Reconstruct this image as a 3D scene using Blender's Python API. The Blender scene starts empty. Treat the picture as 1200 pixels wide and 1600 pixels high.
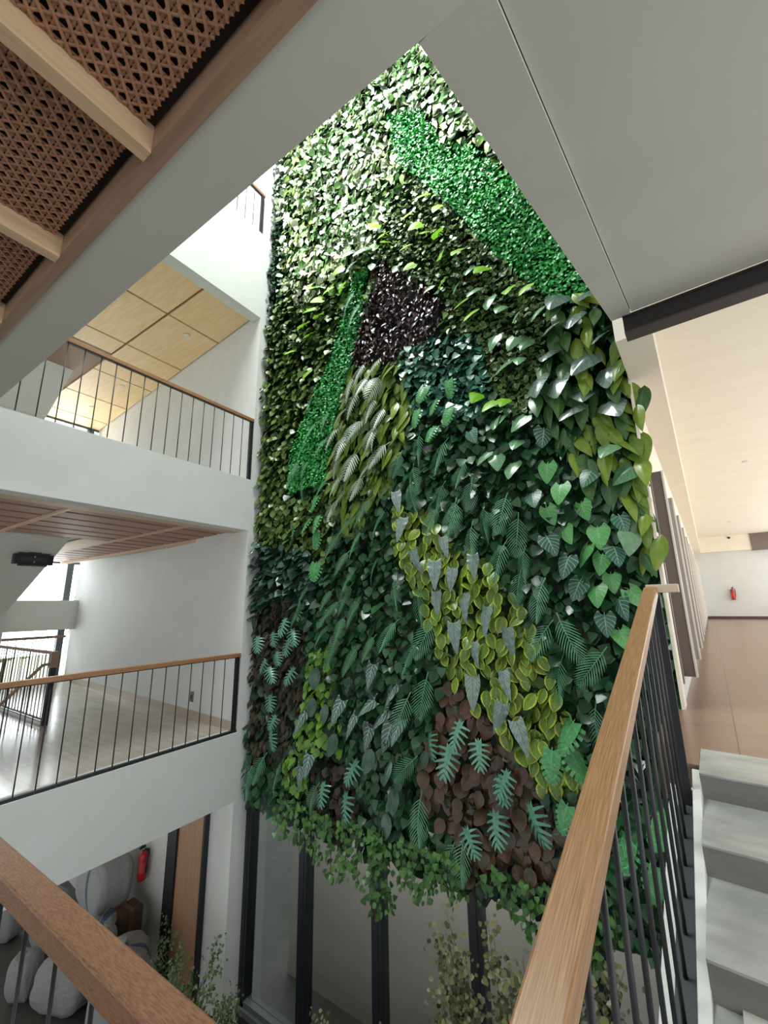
import bpy, math, random
import numpy as np
from mathutils import Vector, Matrix, Euler

random.seed(7)
rng = np.random.default_rng(11)
C = bpy.context.scene.collection
R = math.radians

# ------------------------------------------------------------------ camera, world, lights, exposure
cam_data = bpy.data.cameras.new('camera')
cam = bpy.data.objects.new('camera', cam_data); C.objects.link(cam)
cam_data.sensor_fit = 'VERTICAL'; cam_data.sensor_height = 24.0
cam_data.lens = 641.8 / 1600 * 24.0
cam_data.clip_start = 0.02; cam_data.clip_end = 300
PITCH, YAW, ROLL = R(12.73), R(33.27), R(-1.0086)
fw = Vector((-math.sin(YAW) * math.cos(PITCH), math.cos(YAW) * math.cos(PITCH), math.sin(PITCH)))
rt0 = fw.cross(Vector((0, 0, 1))).normalized(); up0 = rt0.cross(fw)
rt = rt0 * math.cos(ROLL) + up0 * math.sin(ROLL); upv = up0 * math.cos(ROLL) - rt0 * math.sin(ROLL)
cam.matrix_world = Matrix(((rt.x, upv.x, -fw.x, 0), (rt.y, upv.y, -fw.y, 0), (rt.z, upv.z, -fw.z, 0), (0, 0, 0, 1)))
bpy.context.scene.camera = cam

vs = bpy.context.scene.view_settings
vs.view_transform = 'Standard'; vs.look = 'None'; vs.gamma = 1.0; vs.use_curve_mapping = False
vs.exposure = 0.0
bpy.context.scene.cycles.use_denoising = True
bpy.context.scene.cycles.max_bounces = 8
bpy.context.scene.cycles.diffuse_bounces = 5
bpy.context.scene.cycles.sample_clamp_indirect = 6.0

wd = bpy.data.worlds.new('overcast_sky'); bpy.context.scene.world = wd; wd.use_nodes = True
wd.node_tree.nodes['Background'].inputs[0].default_value = (0.93, 0.97, 1.0, 1)
wd.node_tree.nodes['Background'].inputs[1].default_value = 1.05

TH = R(4.4)                                             # the stair and the hall stand a few degrees off the balconies' axis
HU = Vector((math.sin(TH), math.cos(TH), 0)); HV = Vector((math.cos(TH), -math.sin(TH), 0))
def H(p): return HV * p[0] + HU * p[1] + Vector((0, 0, p[2]))

def area(name, loc, target, sx, sy, power, col=(1, 1, 1)):
    l = bpy.data.lights.new(name, 'AREA'); l.shape = 'RECTANGLE'; l.size = sx; l.size_y = sy; l.energy = power; l.color = col
    o = bpy.data.objects.new(name, l); C.objects.link(o); o.location = loc
    o.rotation_euler = (Vector(target) - Vector(loc)).to_track_quat('-Z', 'Y').to_euler()
    return o
sl = bpy.data.lights.new('hazy_sun', 'SUN'); sl.energy = 17.0; sl.angle = R(9); sl.color = (1.0, 0.99, 0.94)
so = bpy.data.objects.new('hazy_sun', sl); C.objects.link(so); so.location = (-3, -6, 14)
so.rotation_euler = Vector((0.06, math.cos(R(54)), -math.sin(R(54)))).to_track_quat('-Z', 'Y').to_euler()
area('skylight_daylight', (-3.1, 1.9, 9.5), (-3.0, 3.0, 4.0), 3.4, 3.0, 800, (0.95, 1.0, 0.98))
area('gallery_window_daylight', (-12.9, 3.0, 0.3), (-5, 2.5, -1.2), 3.4, 2.8, 260, (0.93, 0.97, 1.0))
area('upper_window_daylight', (-12.9, 3.0, 3.6), (-6, 2.8, 4.6), 3.4, 2.2, 330, (1.0, 0.97, 0.92))
area('top_window_daylight', (-12.0, 2.5, 8.2), (-5, 2.5, 8.0), 3.4, 2.2, 30)
area('hall_window_daylight', H((3.6, 13.6, 0.9)), H((0, 13.6, 0.4)), 17.0, 2.6, 360, (1.0, 0.96, 0.88))
area('landing_fill_light', (2.2, -3.4, 0.6), (0.6, 1.2, 0.6), 3.0, 2.0, 45, (1.0, 0.97, 0.93))  # added fill from behind the camera, no window known there
area('stair_fill_light', H((3.1, 1.0, -0.1)), H((0.6, 1.4, 1.5)), 2.6, 1.4, 40, (1.0, 0.98, 0.94))  # added lamp, brightens the sloped soffit and steps from the right
area('room_fill_light', (-2.4, 4.6, -2.4), (-2.4, 5.0, -4.2), 4.2, 0.2, 20, (1.0, 0.97, 0.9))  # added lamp, brightens the room seen through the glazing

# ------------------------------------------------------------------ helpers
MATS = {}
def mat(name, col, rough=0.6, var=0.0, scale=(6, 6, 6), col2=None, bump=0.0, metal=0.0, spec=0.5, detail=4.0, coat=0.0):
    if name in MATS: return MATS[name]
    m = bpy.data.materials.new(name); m.use_nodes = True; nt = m.node_tree; b = nt.nodes['Principled BSDF']
    b.inputs['Base Color'].default_value = (*col, 1); b.inputs['Roughness'].default_value = rough
    b.inputs['Metallic'].default_value = metal; b.inputs['Specular IOR Level'].default_value = spec
    b.inputs['Coat Weight'].default_value = coat
    if col2 is not None or bump:
        tc = nt.nodes.new('ShaderNodeTexCoord'); mp = nt.nodes.new('ShaderNodeMapping'); nz = nt.nodes.new('ShaderNodeTexNoise')
        mp.inputs['Scale'].default_value = scale; nz.inputs['Scale'].default_value = 1.0; nz.inputs['Detail'].default_value = detail
        nt.links.new(tc.outputs['Object'], mp.inputs['Vector']); nt.links.new(mp.outputs[0], nz.inputs['Vector'])
        if col2 is not None:
            rp = nt.nodes.new('ShaderNodeValToRGB'); rp.color_ramp.elements[0].position = 0.35; rp.color_ramp.elements[1].position = 0.65
            rp.color_ramp.elements[0].color = (*col, 1); rp.color_ramp.elements[1].color = (*col2, 1)
            nt.links.new(nz.outputs['Fac'], rp.inputs[0]); nt.links.new(rp.outputs[0], b.inputs['Base Color'])
        if bump:
            bp = nt.nodes.new('ShaderNodeBump'); bp.inputs['Strength'].default_value = bump; bp.inputs['Distance'].default_value = 0.01
            nt.links.new(nz.outputs['Fac'], bp.inputs['Height']); nt.links.new(bp.outputs[0], b.inputs['Normal'])
    MATS[name] = m
    return m

def tile_mat(name, c1, c2, mortar, bw, bh, rough, rotz=0.0, msize=0.004):
    m = bpy.data.materials.new(name); m.use_nodes = True; nt = m.node_tree; b = nt.nodes['Principled BSDF']
    tc = nt.nodes.new('ShaderNodeTexCoord'); mp = nt.nodes.new('ShaderNodeMapping'); br = nt.nodes.new('ShaderNodeTexBrick')
    mp.inputs['Rotation'].default_value = (0, 0, rotz)
    br.inputs['Scale'].default_value = 1.0; br.inputs['Brick Width'].default_value = bw; br.inputs['Row Height'].default_value = bh
    br.inputs['Mortar Size'].default_value = msize; br.inputs['Color1'].default_value = (*c1, 1); br.inputs['Color2'].default_value = (*c2, 1)
    br.inputs['Mortar'].default_value = (*mortar, 1)
    nz = nt.nodes.new('ShaderNodeTexNoise'); nz.inputs['Scale'].default_value = 5.0; nz.inputs['Detail'].default_value = 5
    mx = nt.nodes.new('ShaderNodeMixRGB'); mx.blend_type = 'MULTIPLY'; mx.inputs[0].default_value = 0.35
    nt.links.new(tc.outputs['Object'], mp.inputs[0]); nt.links.new(mp.outputs[0], br.inputs['Vector'])
    mp2 = nt.nodes.new('ShaderNodeMapping'); mp2.inputs['Scale'].default_value = (0.4, 2.5, 1); mp2.inputs['Rotation'].default_value = (0, 0, rotz)
    nt.links.new(tc.outputs['Object'], mp2.inputs[0]); nt.links.new(mp2.outputs[0], nz.inputs['Vector'])
    nt.links.new(br.outputs[0], mx.inputs[1]); nt.links.new(nz.outputs['Fac'], mx.inputs[2]); nt.links.new(mx.outputs[0], b.inputs['Base Color'])
    b.inputs['Roughness'].default_value = rough
    MATS[name] = m
    return m

class MB:
    def __init__(s): s.v = []; s.f = []; s.m = []
    def quad(s, pts, mi=0):
        n = len(s.v); s.v += [tuple(p) for p in pts]; s.f.append(tuple(range(n, n + len(pts)))); s.m.append(mi)
    def box(s, a, b, fr=None, mi=0):
        x0, y0, z0 = a; x1, y1, z1 = b
        x0, x1 = min(x0, x1), max(x0, x1); y0, y1 = min(y0, y1), max(y0, y1); z0, z1 = min(z0, z1), max(z0, z1)
        P = [(x0, y0, z0), (x1, y0, z0), (x1, y1, z0), (x0, y1, z0), (x0, y0, z1), (x1, y0, z1), (x1, y1, z1), (x0, y1, z1)]
        s.hexa(P, fr, mi)
    def hexa(s, P, fr=None, mi=0):
        if fr: P = [fr(p) for p in P]
        n = len(s.v); s.v += [tuple(p) for p in P]
        for q in ((0, 3, 2, 1), (4, 5, 6, 7), (0, 1, 5, 4), (1, 2, 6, 5), (2, 3, 7, 6), (3, 0, 4, 7)):
            s.f.append(tuple(n + i for i in q)); s.m.append(mi)
    def prism(s, poly, d, mi=0):                        # poly: list of 3D points, d: extrusion vector
        n = len(s.v); k = len(poly); d = Vector(d)
        s.v += [tuple(p) for p in poly] + [tuple(Vector(p) + d) for p in poly]
        s.f.append(tuple(range(n + k - 1, n - 1, -1))); s.m.append(mi)
        s.f.append(tuple(range(n + k, n + 2 * k))); s.m.append(mi)
        for i in range(k):
            j = (i + 1) % k; s.f.append((n + i, n + j, n + k + j, n + k + i)); s.m.append(mi)
    def tube(s, pts, r, seg=8, mi=0, cap=True):
        pts = [Vector(p) for p in pts]; rr = r if isinstance(r, (list, tuple)) else [r] * len(pts)
        n = len(s.v)
        for i, p in enumerate(pts):
            t = (pts[min(i + 1, len(pts) - 1)] - pts[max(i - 1, 0)]).normalized()
            a = t.cross(Vector((0.31, 0.17, 1)) if abs(t.z) < 0.9 else Vector((1, 0.1, 0))).normalized(); b = t.cross(a)
            for k in range(seg):
                an = 2 * math.pi * k / seg; s.v.append(tuple(p + (a * math.cos(an) + b * math.sin(an)) * rr[i]))
        for i in range(len(pts) - 1):
            for k in range(seg):
                k2 = (k + 1) % seg
                s.f.append((n + i * seg + k, n + i * seg + k2, n + (i + 1) * seg + k2, n + (i + 1) * seg + k)); s.m.append(mi)
        if cap:
            s.f.append(tuple(n + k for k in range(seg - 1, -1, -1))); s.m.append(mi)
            s.f.append(tuple(n + (len(pts) - 1) * seg + k for k in range(seg))); s.m.append(mi)
    def lathe(s, prof, c, seg=20, mi=0):                # prof: (radius, z)
        n = len(s.v); c = Vector(c)
        for r, z in prof:
            for k in range(seg):
                an = 2 * math.pi * k / seg; s.v.append((c.x + r * math.cos(an), c.y + r * math.sin(an), c.z + z))
        for i in range(len(prof) - 1):
            for k in range(seg):
                k2 = (k + 1) % seg
                s.f.append((n + i * seg + k, n + i * seg + k2, n + (i + 1) * seg + k2, n + (i + 1) * seg + k)); s.m.append(mi)
        s.f.append(tuple(n + k for k in range(seg - 1, -1, -1))); s.m.append(mi)
        s.f.append(tuple(n + (len(prof) - 1) * seg + k for k in range(seg))); s.m.append(mi)
    def mesh(s, name, mats, smooth=False):
        me = bpy.data.meshes.new(name); me.from_pydata(s.v, [], s.f)
        for m in (mats if isinstance(mats, (list, tuple)) else [mats]): me.materials.append(m)
        me.polygons.foreach_set('material_index', s.m)
        me.polygons.foreach_set('use_smooth', [smooth] * len(s.f)); me.update()
        return me
    def build(s, name, mats, parent=None, smooth=False, bevel=0.0, loc=None):
        o = bpy.data.objects.new(name, s.mesh(name, mats, smooth)); C.objects.link(o)
        if parent is not None: o.parent = parent
        if loc is not None: o.location = loc
        if bevel:
            bv = o.modifiers.new('edge', 'BEVEL'); bv.width = bevel; bv.segments = 2; bv.limit_method = 'ANGLE'
        return o

def thing(name, label, cat, loc=(0, 0, 0), group=None):
    o = bpy.data.objects.new(name, None); C.objects.link(o); o.location = loc; o.empty_display_size = 0.1
    o['label'] = label; o['category'] = cat
    if group: o['group'] = group
    return o
def tag(o, label, cat, group=None, kind=None):
    o['label'] = label; o['category'] = cat
    if group: o['group'] = group
    if kind: o['kind'] = kind
    return o
def struct(o, label, cat):
    o['kind'] = 'structure'; o['label'] = label; o['category'] = cat
    return o
def sbox(name, a, b, m, label, cat, fr=None, bevel=0.0):
    q = MB(); q.box(a, b, fr); return struct(q.build(name, m, bevel=bevel), label, cat)
def locals_(root): return Vector(root.location)

ORD = ('first second third fourth fifth sixth seventh eighth ninth tenth eleventh twelfth thirteenth fourteenth fifteenth sixteenth '
       'seventeenth eighteenth nineteenth').split()
TENS = {2: 'twenty', 3: 'thirty', 4: 'forty', 5: 'fifty', 6: 'sixty'}
def ordinal(i):
    if i < 19: return ORD[i]
    n = i + 1; t, u = divmod(n, 10)
    return (TENS[t][:-1] + 'ieth') if u == 0 else TENS[t] + '-' + ORD[u - 1]

# spots on the plant wall, metres: x along the wall, z up
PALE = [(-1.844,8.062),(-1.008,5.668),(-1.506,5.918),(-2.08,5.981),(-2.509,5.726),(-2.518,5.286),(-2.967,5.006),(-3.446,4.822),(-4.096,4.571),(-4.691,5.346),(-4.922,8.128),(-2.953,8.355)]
PLANTS = {
 'silver_frond': [(-2.701,3.052),(-2.949,3.031),(-2.866,2.83),(-2.653,2.722),(-3.149,2.875),(-3.09,2.634),(-2.801,2.474),(-2.633,2.309),(-3.277,2.518),(-2.991,2.27),(-3.377,2.276),(-2.739,2.076),(-3.38,2.268),(-3.011,2.233),(-2.75,2.046),(-3.212,2.053),(-3.389,1.85),(-3.081,1.784),(-2.874,1.649),(-3.295,1.569),(-2.983,1.454),(-3.278,1.379),(-3.393,1.236),(-2.661,1.818)],
 'fern_frond': [(-2.903,1.131),(-3.231,0.976),(-3.371,0.781),(-3.037,0.759),(-3.226,0.529),(-2.792,0.437),(-3.143,0.314),(-3.893,0.127),(-3.501,0.075),(-3.195,0.089),(-3.979,-0.07),(-3.074,-0.074),(-3.399,-0.052),(-2.723,0.946),(-3.08,-0.078),(-3.242,-0.264),(-3.377,-0.533),(-3.104,-0.619),(-2.86,-0.472),(-3.555,-0.332)],
 'pale_fern_frond': [(-3.141,4.191),(-3.05,3.929),(-3.139,3.673),(-3.269,3.068),(-3.819,2.978),(-3.58,2.504),(-3.832,2.394),(-4.011,2.166),(-4.233,2.031),(-3.897,1.857),(-4.101,1.846),(-3.645,2.157),(-4.001,1.523),(-3.66,1.563)],
 'palm_frond': [(-2.147,1.786),(-2.412,1.642),(-2.172,1.413),(-2.236,1.208),(-1.994,0.913),(-1.843,1.622),(-1.908,1.154),(-1.746,0.899),(-2.496,0.148),(-2.201,0.011),(-1.636,1.382),(-1.525,1.111),(-1.719,0.896),(-1.433,0.798),(-1.567,0.619),(-1.175,0.879),(-1.066,0.642),(-1.277,0.423),(-1.064,0.354),(-1.118,0.146),(-0.94,0.038),(-2.554,-0.291),(-2.089,-0.335),(-2.332,-0.522),(-2.123,-0.889),(-2.415,-1.107),(-2.398,-1.619),(-4.548,-1.99),(-4.807,-2.224),(-4.249,-1.996),(-0.96,-0.319),(-0.721,-0.298),(-0.546,-0.518),(-0.858,-0.639),(-0.61,-1.01),(-2.245,-2.003),(-1.96,-2.3),(-1.831,-2.242),(-3.664,-2.134)],
 'monstera_leaf': [(-2.04,2.429),(-1.927,2.222),(-2.153,2.139),(-1.734,2.051),(-1.952,1.905),(-1.705,2.383),(-1.961,1.889),(-3.749,1.348),(-3.883,1.067),(-3.692,1.055),(-4.128,0.999),(-3.701,0.836),(-3.703,0.429),(-0.835,-1.102),(-0.966,-1.352),(-0.743,-1.318),(-0.915,-1.733),(-0.494,-1.845),(-0.253,-1.632),(-0.298,-2.026)],
 'split_philodendron': [(-1.812,-1.223),(-2.085,-1.358),(-1.909,-1.477),(-1.573,-1.359),(-1.398,-1.564),(-1.393,-1.62),(-3.161,-2.136),(-3.491,-2.07),(-1.481,-1.933),(-1.135,-1.827),(-1.713,-2.09),(-3.104,-1.783),(-3.966,-0.074),(-4.205,-0.268),(-4.402,-0.432),(-4.0,-0.386),(-4.702,-0.499),(-4.157,-0.524),(-4.317,-0.665),(-4.607,-0.783),(-4.39,-0.869),(-4.106,-0.869),(-4.4,-1.217),(-4.334,-1.442),(-4.369,-1.674)],
 'heart_leaf': [(-0.752,1.194),(-0.657,0.966),(-0.768,0.777),(-0.472,0.779),(-0.634,0.577),(-0.381,0.533),(-0.538,0.391),(-0.401,0.3),(-0.461,0.042),(-0.329,0.139),(-0.151,0.012),(-0.296,-0.314)],
 'veined_heart_leaf': [(-0.888,0.949),(-0.77,0.505),(-0.68,0.294),(-0.259,0.369),(-0.185,0.625),(-0.617,0.094),(-0.286,-0.068),(-1.452,1.736),(-0.742,1.555),(-0.414,1.083),(-0.416,-0.205)],
 'pale_heart_leaf': [(-1.187,1.825),(-0.969,1.755),(-0.997,1.539),(-1.201,1.395),(-1.365,1.482),(-0.229,1.308),(-0.137,1.063),(-0.144,0.469),(-1.075,1.288),(-1.091,2.442),(-0.893,2.445),(-1.047,3.138),(-1.2,1.825),(-0.962,1.76),(-1.16,2.765),(-0.82,2.614),(-0.952,2.668),(-0.889,2.937),(-0.699,2.895),(-1.543,3.619),(-1.328,3.485),(-1.366,3.788),(-1.175,3.272)],
 'lime_leaf': [(-1.901,5.214),(-1.716,4.904),(-2.163,5.062),(-2.661,5.184),(-2.026,4.821),(-1.879,4.614),(-1.736,4.494),(-2.472,4.804),(-2.755,4.918),(-1.488,4.099),(-2.126,4.238),(-1.212,3.724),(-1.699,3.793),(-3.353,4.855),(-1.708,4.164),(-2.556,4.994),(-2.194,4.589),(-4.043,4.203),(-3.884,4.398),(-3.921,3.975),(-4.275,3.841),(-3.933,3.343),(-3.705,4.213),(-3.862,4.81),(-3.268,4.494),(-3.695,4.472),(-3.529,4.582),(-0.94,3.301),(-0.773,3.241),(-1.484,3.409),(-1.382,3.185),(-1.373,2.17),(-1.245,2.042),(-1.076,2.012)],
 'silver_heart_leaf': [(-0.481,2.947),(-0.221,2.874),(-0.37,2.679),(-0.186,2.403),(-0.626,2.406),(-0.33,2.2),(-0.156,2.0),(-0.766,2.081),(-0.585,2.02),(-0.358,1.886),(-0.487,1.743),(-0.126,1.691),(-0.582,2.666),(-3.114,4.999),(-3.075,4.758),(-2.885,4.903)],
 'crinkled_leaf': [(-1.982,0.007),(-1.685,-0.042),(-1.462,-0.169),(-1.769,-0.326),(-1.592,-0.486),(-1.244,-0.367),(-1.316,-0.743),(-1.625,-0.841),(-1.372,-1.027),(-1.169,-1.159),(-1.845,0.586),(-1.523,0.366),(-1.777,0.238),(-2.374,0.842),(-2.424,1.176),(-2.195,0.455),(-1.949,0.31)],
 'veined_alocasia': [(-2.825,-0.773),(-2.59,-0.952),(-2.9,-1.093),(-2.733,-1.198),(-3.285,-1.192),(-3.101,-1.318),(-2.621,-1.391),(-2.486,-1.286),(-2.89,-1.431),(-3.74,-1.845),(-3.909,-2.008),(-3.892,-1.384)],
 'rubber_leaf': [(-3.399,-1.564),(-2.844,-1.632),(-2.22,-1.523),(-3.503,-1.237),(-3.705,-1.192),(-3.658,-0.856),(-2.537,-1.933),(-2.854,-1.628),(-2.662,-2.201),(-2.6,-1.676)],
}
ZONES = {
 'purple': [(-2.636,4.732),(-2.146,4.141),(-1.705,3.566),(-1.807,3.24),(-2.35,3.124),(-2.975,3.154),(-3.162,3.321),(-2.994,3.853),(-2.802,4.484)],
 'moss_left': [(-2.833,4.735),(-2.97,4.36),(-2.995,3.652),(-3.251,3.156),(-3.44,2.635),(-3.606,1.654),(-4.365,1.582),(-4.295,2.272),(-3.907,2.975),(-3.55,3.57),(-3.317,4.209),(-3.084,4.741)],
 'moss_right': [(-2.477,7.258),(-1.943,6.911),(-1.594,5.989),(-1.254,5.715),(0.235,2.894),(-0.217,2.897),(-0.471,2.997),(-0.695,3.302),(-1.129,4.043),(-1.56,4.953),(-1.991,5.672),(-2.386,6.329)],
 'variegated': [(-2.08,5.981),(-1.129,4.043),(-0.471,2.997),(-0.636,2.588),(-0.829,1.872),(-1.021,1.858),(-1.664,3.094),(-1.718,3.643),(-2.142,4.237),(-2.531,4.652),(-2.967,5.006),(-2.625,5.355)],
 'teal': [(-2.35,3.124),(-1.807,3.223),(-1.358,2.965),(-1.224,2.286),(-1.426,1.972),(-2.212,2.277),(-2.376,2.846)],
 'lanceolate': [(-0.471,2.997),(0.273,2.806),(0.281,1.207),(0.064,0.284),(-0.109,0.296),(-0.238,0.744),(-0.498,1.14),(-0.782,1.722),(-0.816,2.149),(-0.636,2.588)],
 'yellow_long': [(-3.309,3.226),(-2.369,3.095),(-2.162,2.429),(-2.358,1.903),(-2.598,1.387),(-3.184,0.826),(-3.452,1.19),(-3.654,1.753),(-3.473,2.549)],
 'yellow_edged': [(-2.604,1.112),(-2.05,1.069),(-1.804,0.615),(-1.496,0.456),(-1.175,0.068),(-1.024,-0.333),(-0.86,-0.75),(-0.72,-1.082),(-0.793,-1.518),(-1.054,-1.643),(-1.298,-1.371),(-1.629,-0.99),(-1.946,-0.669),(-2.14,-0.106),(-2.528,0.535)],
 'red': [(-1.952,-0.79),(-1.629,-0.99),(-1.352,-1.329),(-1.056,-1.667),(-0.937,-1.96),(-1.07,-2.306),(-1.437,-2.35),(-1.821,-2.465),(-1.866,-2.206),(-2.292,-1.993),(-2.235,-1.473),(-2.044,-1.213)],
 'maroon': [(-4.288,0.151),(-3.913,-0.262),(-3.933,-1.179),(-4.183,-1.793),(-4.763,-2.038),(-5.093,-1.302),(-4.925,-0.1)],
 'maroon2': [(-3.855,-1.808),(-3.359,-1.658),(-2.998,-2.152),(-3.347,-2.597),(-3.837,-2.276)],
 'olive': [(-4.361,1.505),(-3.402,1.528),(-3.445,0.77),(-3.815,0.138),(-4.413,0.154),(-5.149,0.834),(-5.404,3.679),(-4.571,5.411),(-3.981,5.221),(-3.199,4.154),(-3.312,3.58),(-3.907,2.975),(-4.335,2.281)],
 'lime_fill': [(-4.239,-0.748),(-3.58,-0.485),(-3.366,-1.118),(-3.263,-1.962),(-3.736,-2.254),(-4.271,-2.232),(-4.3,-1.739)],
 'dark_rosette': [(-5.01,0.918),(-3.834,0.721),(-3.699,-0.024),(-4.274,-0.102),(-5.183,-0.369)],
 'edge_small': [(-5.949,9.753),(-4.663,8.69),(-4.658,5.584),(-4.607,3.414),(-4.686,2.363),(-5.463,2.544)],
 'top_yellow': [(-2.0,8.224),(-1.443,7.042),(-1.326,5.932),(-1.943,6.911),(-2.477,7.258),(-2.96,6.522),(-2.509,5.726),(-2.966,5.117),(-3.713,5.313),(-4.019,6.369),(-4.211,7.59),(-2.953,8.355)],
}
VINES = [(-4.024,-2.538),(-3.868,-2.563),(-3.717,-2.586),(-3.383,-2.747),(-3.251,-2.744),(-3.123,-2.605),(-2.815,-2.79),(-2.763,-2.942),(-2.672,-2.876),(-2.322,-2.587),(-2.188,-2.606),(-1.99,-2.497),(-2.39,-2.557),(-2.511,-2.551),(-1.898,-2.526),(-1.263,-2.526),(-1.107,-2.432),(-1.558,-2.402),(-0.882,-2.477),(-0.81,-2.607),(-1.41,-2.445),(-0.984,-2.593),(-4.189,-2.479),(-3.57,-2.669),(-2.998,-2.682),(-2.084,-2.466),(-0.745,-2.696),(-0.638,-2.392)]

# ------------------------------------------------------------------ materials
WHITE = mat('white_plaster', (0.62, 0.63, 0.60), 0.75, col2=(0.65, 0.66, 0.64), scale=(3, 3, 3), bump=0.05)
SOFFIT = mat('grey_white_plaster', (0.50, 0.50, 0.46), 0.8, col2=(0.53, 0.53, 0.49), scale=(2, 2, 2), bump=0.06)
CREAM = mat('cream_plaster', (0.80, 0.73, 0.60), 0.75, col2=(0.83, 0.77, 0.65), scale=(2, 2, 2), bump=0.05)
BLACK = mat('black_steel', (0.012, 0.013, 0.016), 0.45)
CHAR = mat('charcoal_steel', (0.035, 0.038, 0.045), 0.5)
FRAME = mat('dark_aluminium', (0.008, 0.011, 0.016), 0.35)
OAK = mat('pale_oak', (0.52, 0.36, 0.22), 0.5, col2=(0.62, 0.45, 0.29), scale=(60, 3, 60))
OAKX = mat('pale_oak_cross', (0.50, 0.35, 0.22), 0.5, col2=(0.60, 0.44, 0.29), scale=(3, 60, 60))
WALNUT = mat('brown_wood_trim', (0.26, 0.17, 0.11), 0.5, col2=(0.33, 0.22, 0.15), scale=(4, 70, 70))
CANE = mat('woven_cane', (0.34, 0.17, 0.10), 0.6, col2=(0.44, 0.24, 0.15), scale=(90, 90, 90), bump=0.1)
DARKHOLE = mat('dark_void', (0.02, 0.012, 0.008), 0.9)
PLY = mat('light_plywood', (0.70, 0.50, 0.26), 0.45, col2=(0.78, 0.58, 0.33), scale=(3, 26, 10))
GROOVE = mat('brown_groove', (0.20, 0.13, 0.08), 0.7)
SLAT = mat('red_brown_slats', (0.30, 0.145, 0.10), 0.5, col2=(0.36, 0.19, 0.13), scale=(60, 3, 20))
RAIL_NEAR = mat('rail_wood_near', (0.17, 0.075, 0.038), 0.34, col2=(0.30, 0.155, 0.08), scale=(60, 420, 420), detail=6, bump=0.15)
RAIL_SLOPE = mat('rail_wood_sloped', (0.25, 0.125, 0.052), 0.32, col2=(0.40, 0.235, 0.115), scale=(420, 10, 420), detail=5, bump=0.12)
RAIL = mat('rail_wood', (0.30, 0.14, 0.06), 0.4, col2=(0.38, 0.19, 0.09), scale=(40, 4, 40))
MARBLE = mat('grey_marble', (0.30, 0.31, 0.305), 0.3, col2=(0.41, 0.42, 0.41), scale=(5, 11, 5), detail=8)
RISER = mat('dark_grey_stone', (0.17, 0.165, 0.15), 0.4, col2=(0.22, 0.215, 0.20), scale=(5, 5, 9), detail=8)
HALLFLOOR = tile_mat('brown_wood_tile', (0.25, 0.155, 0.105), (0.29, 0.185, 0.13), (0.13, 0.08, 0.06), 1.2, 0.6, 0.28, R(90) + TH)
GALFLOOR = tile_mat('beige_stone_tile', (0.50, 0.44, 0.37), (0.58, 0.52, 0.45), (0.40, 0.34, 0.29), 1.2, 0.6, 0.18, 0.0, 0.003)
SKIRT = mat('beige_stone_skirting', (0.42, 0.35, 0.28), 0.4)
GROUND = mat('dark_grey_ground', (0.075, 0.078, 0.072), 0.6, col2=(0.10, 0.10, 0.093), scale=(3, 3, 3))
RED = mat('red_paint', (0.45, 0.012, 0.02), 0.3)
DOORWOOD = mat('pale_wood_door', (0.36, 0.20, 0.115), 0.45, col2=(0.42, 0.25, 0.15), scale=(40, 40, 3))
LOUVER = mat('grey_brown_aluminium', (0.16, 0.125, 0.105), 0.45)
BLIND = mat('white_panel', (0.82, 0.79, 0.74), 0.55)
SOIL = mat('dark_soil', (0.03, 0.022, 0.015), 0.95, col2=(0.05, 0.04, 0.03), scale=(30, 30, 30), bump=0.4)
GLASS = bpy.data.materials.new('clear_glass'); GLASS.use_nodes = True
gb = GLASS.node_tree.nodes['Principled BSDF']
gb.inputs['Transmission Weight'].default_value = 1.0; gb.inputs['Roughness'].default_value = 0.0; gb.inputs['IOR'].default_value = 1.45
gb.inputs['Base Color'].default_value = (0.90, 0.94, 0.93, 1)

# ------------------------------------------------------------------ structure: the near side (camera's landing)
sbox('floor_landing', (-6.2, -4.0, -2.2), (3.5, 0.50, -1.635), GALFLOOR, 'stone floor of the landing in front of the railing', 'floor')
sbox('trim_near_beam', (-6.6, 0.386, 1.10), (3.2, 0.546, 1.95), SOFFIT, 'grey white beam crossing overhead beside the woven cane ceiling', 'beam')
sbox('ceiling_landing', (-6.6, -4.0, 1.172), (3.2, 0.386, 1.95), DARKHOLE, 'dark ceiling void above the woven cane panels', 'ceiling')
sbox('trim_cane_edge', (-6.6, 0.352, 1.095), (-0.02, 0.388, 1.172), WALNUT, 'brown wood edge strip between cane ceiling and white beam', 'trim')
BX = [-0.365, -0.909, -1.453, -1.997, -2.541, -3.085]
for i, x in enumerate(BX):
    sbox('trim_ceiling_batten' if i == 0 else 'trim_ceiling_batten.%03d' % i, (x - 0.022, -1.6, 1.088), (x + 0.014, 0.352, 1.172), OAK,
         '%s pale oak batten from the right between the cane ceiling panels' % ordinal(i), 'trim')
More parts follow.
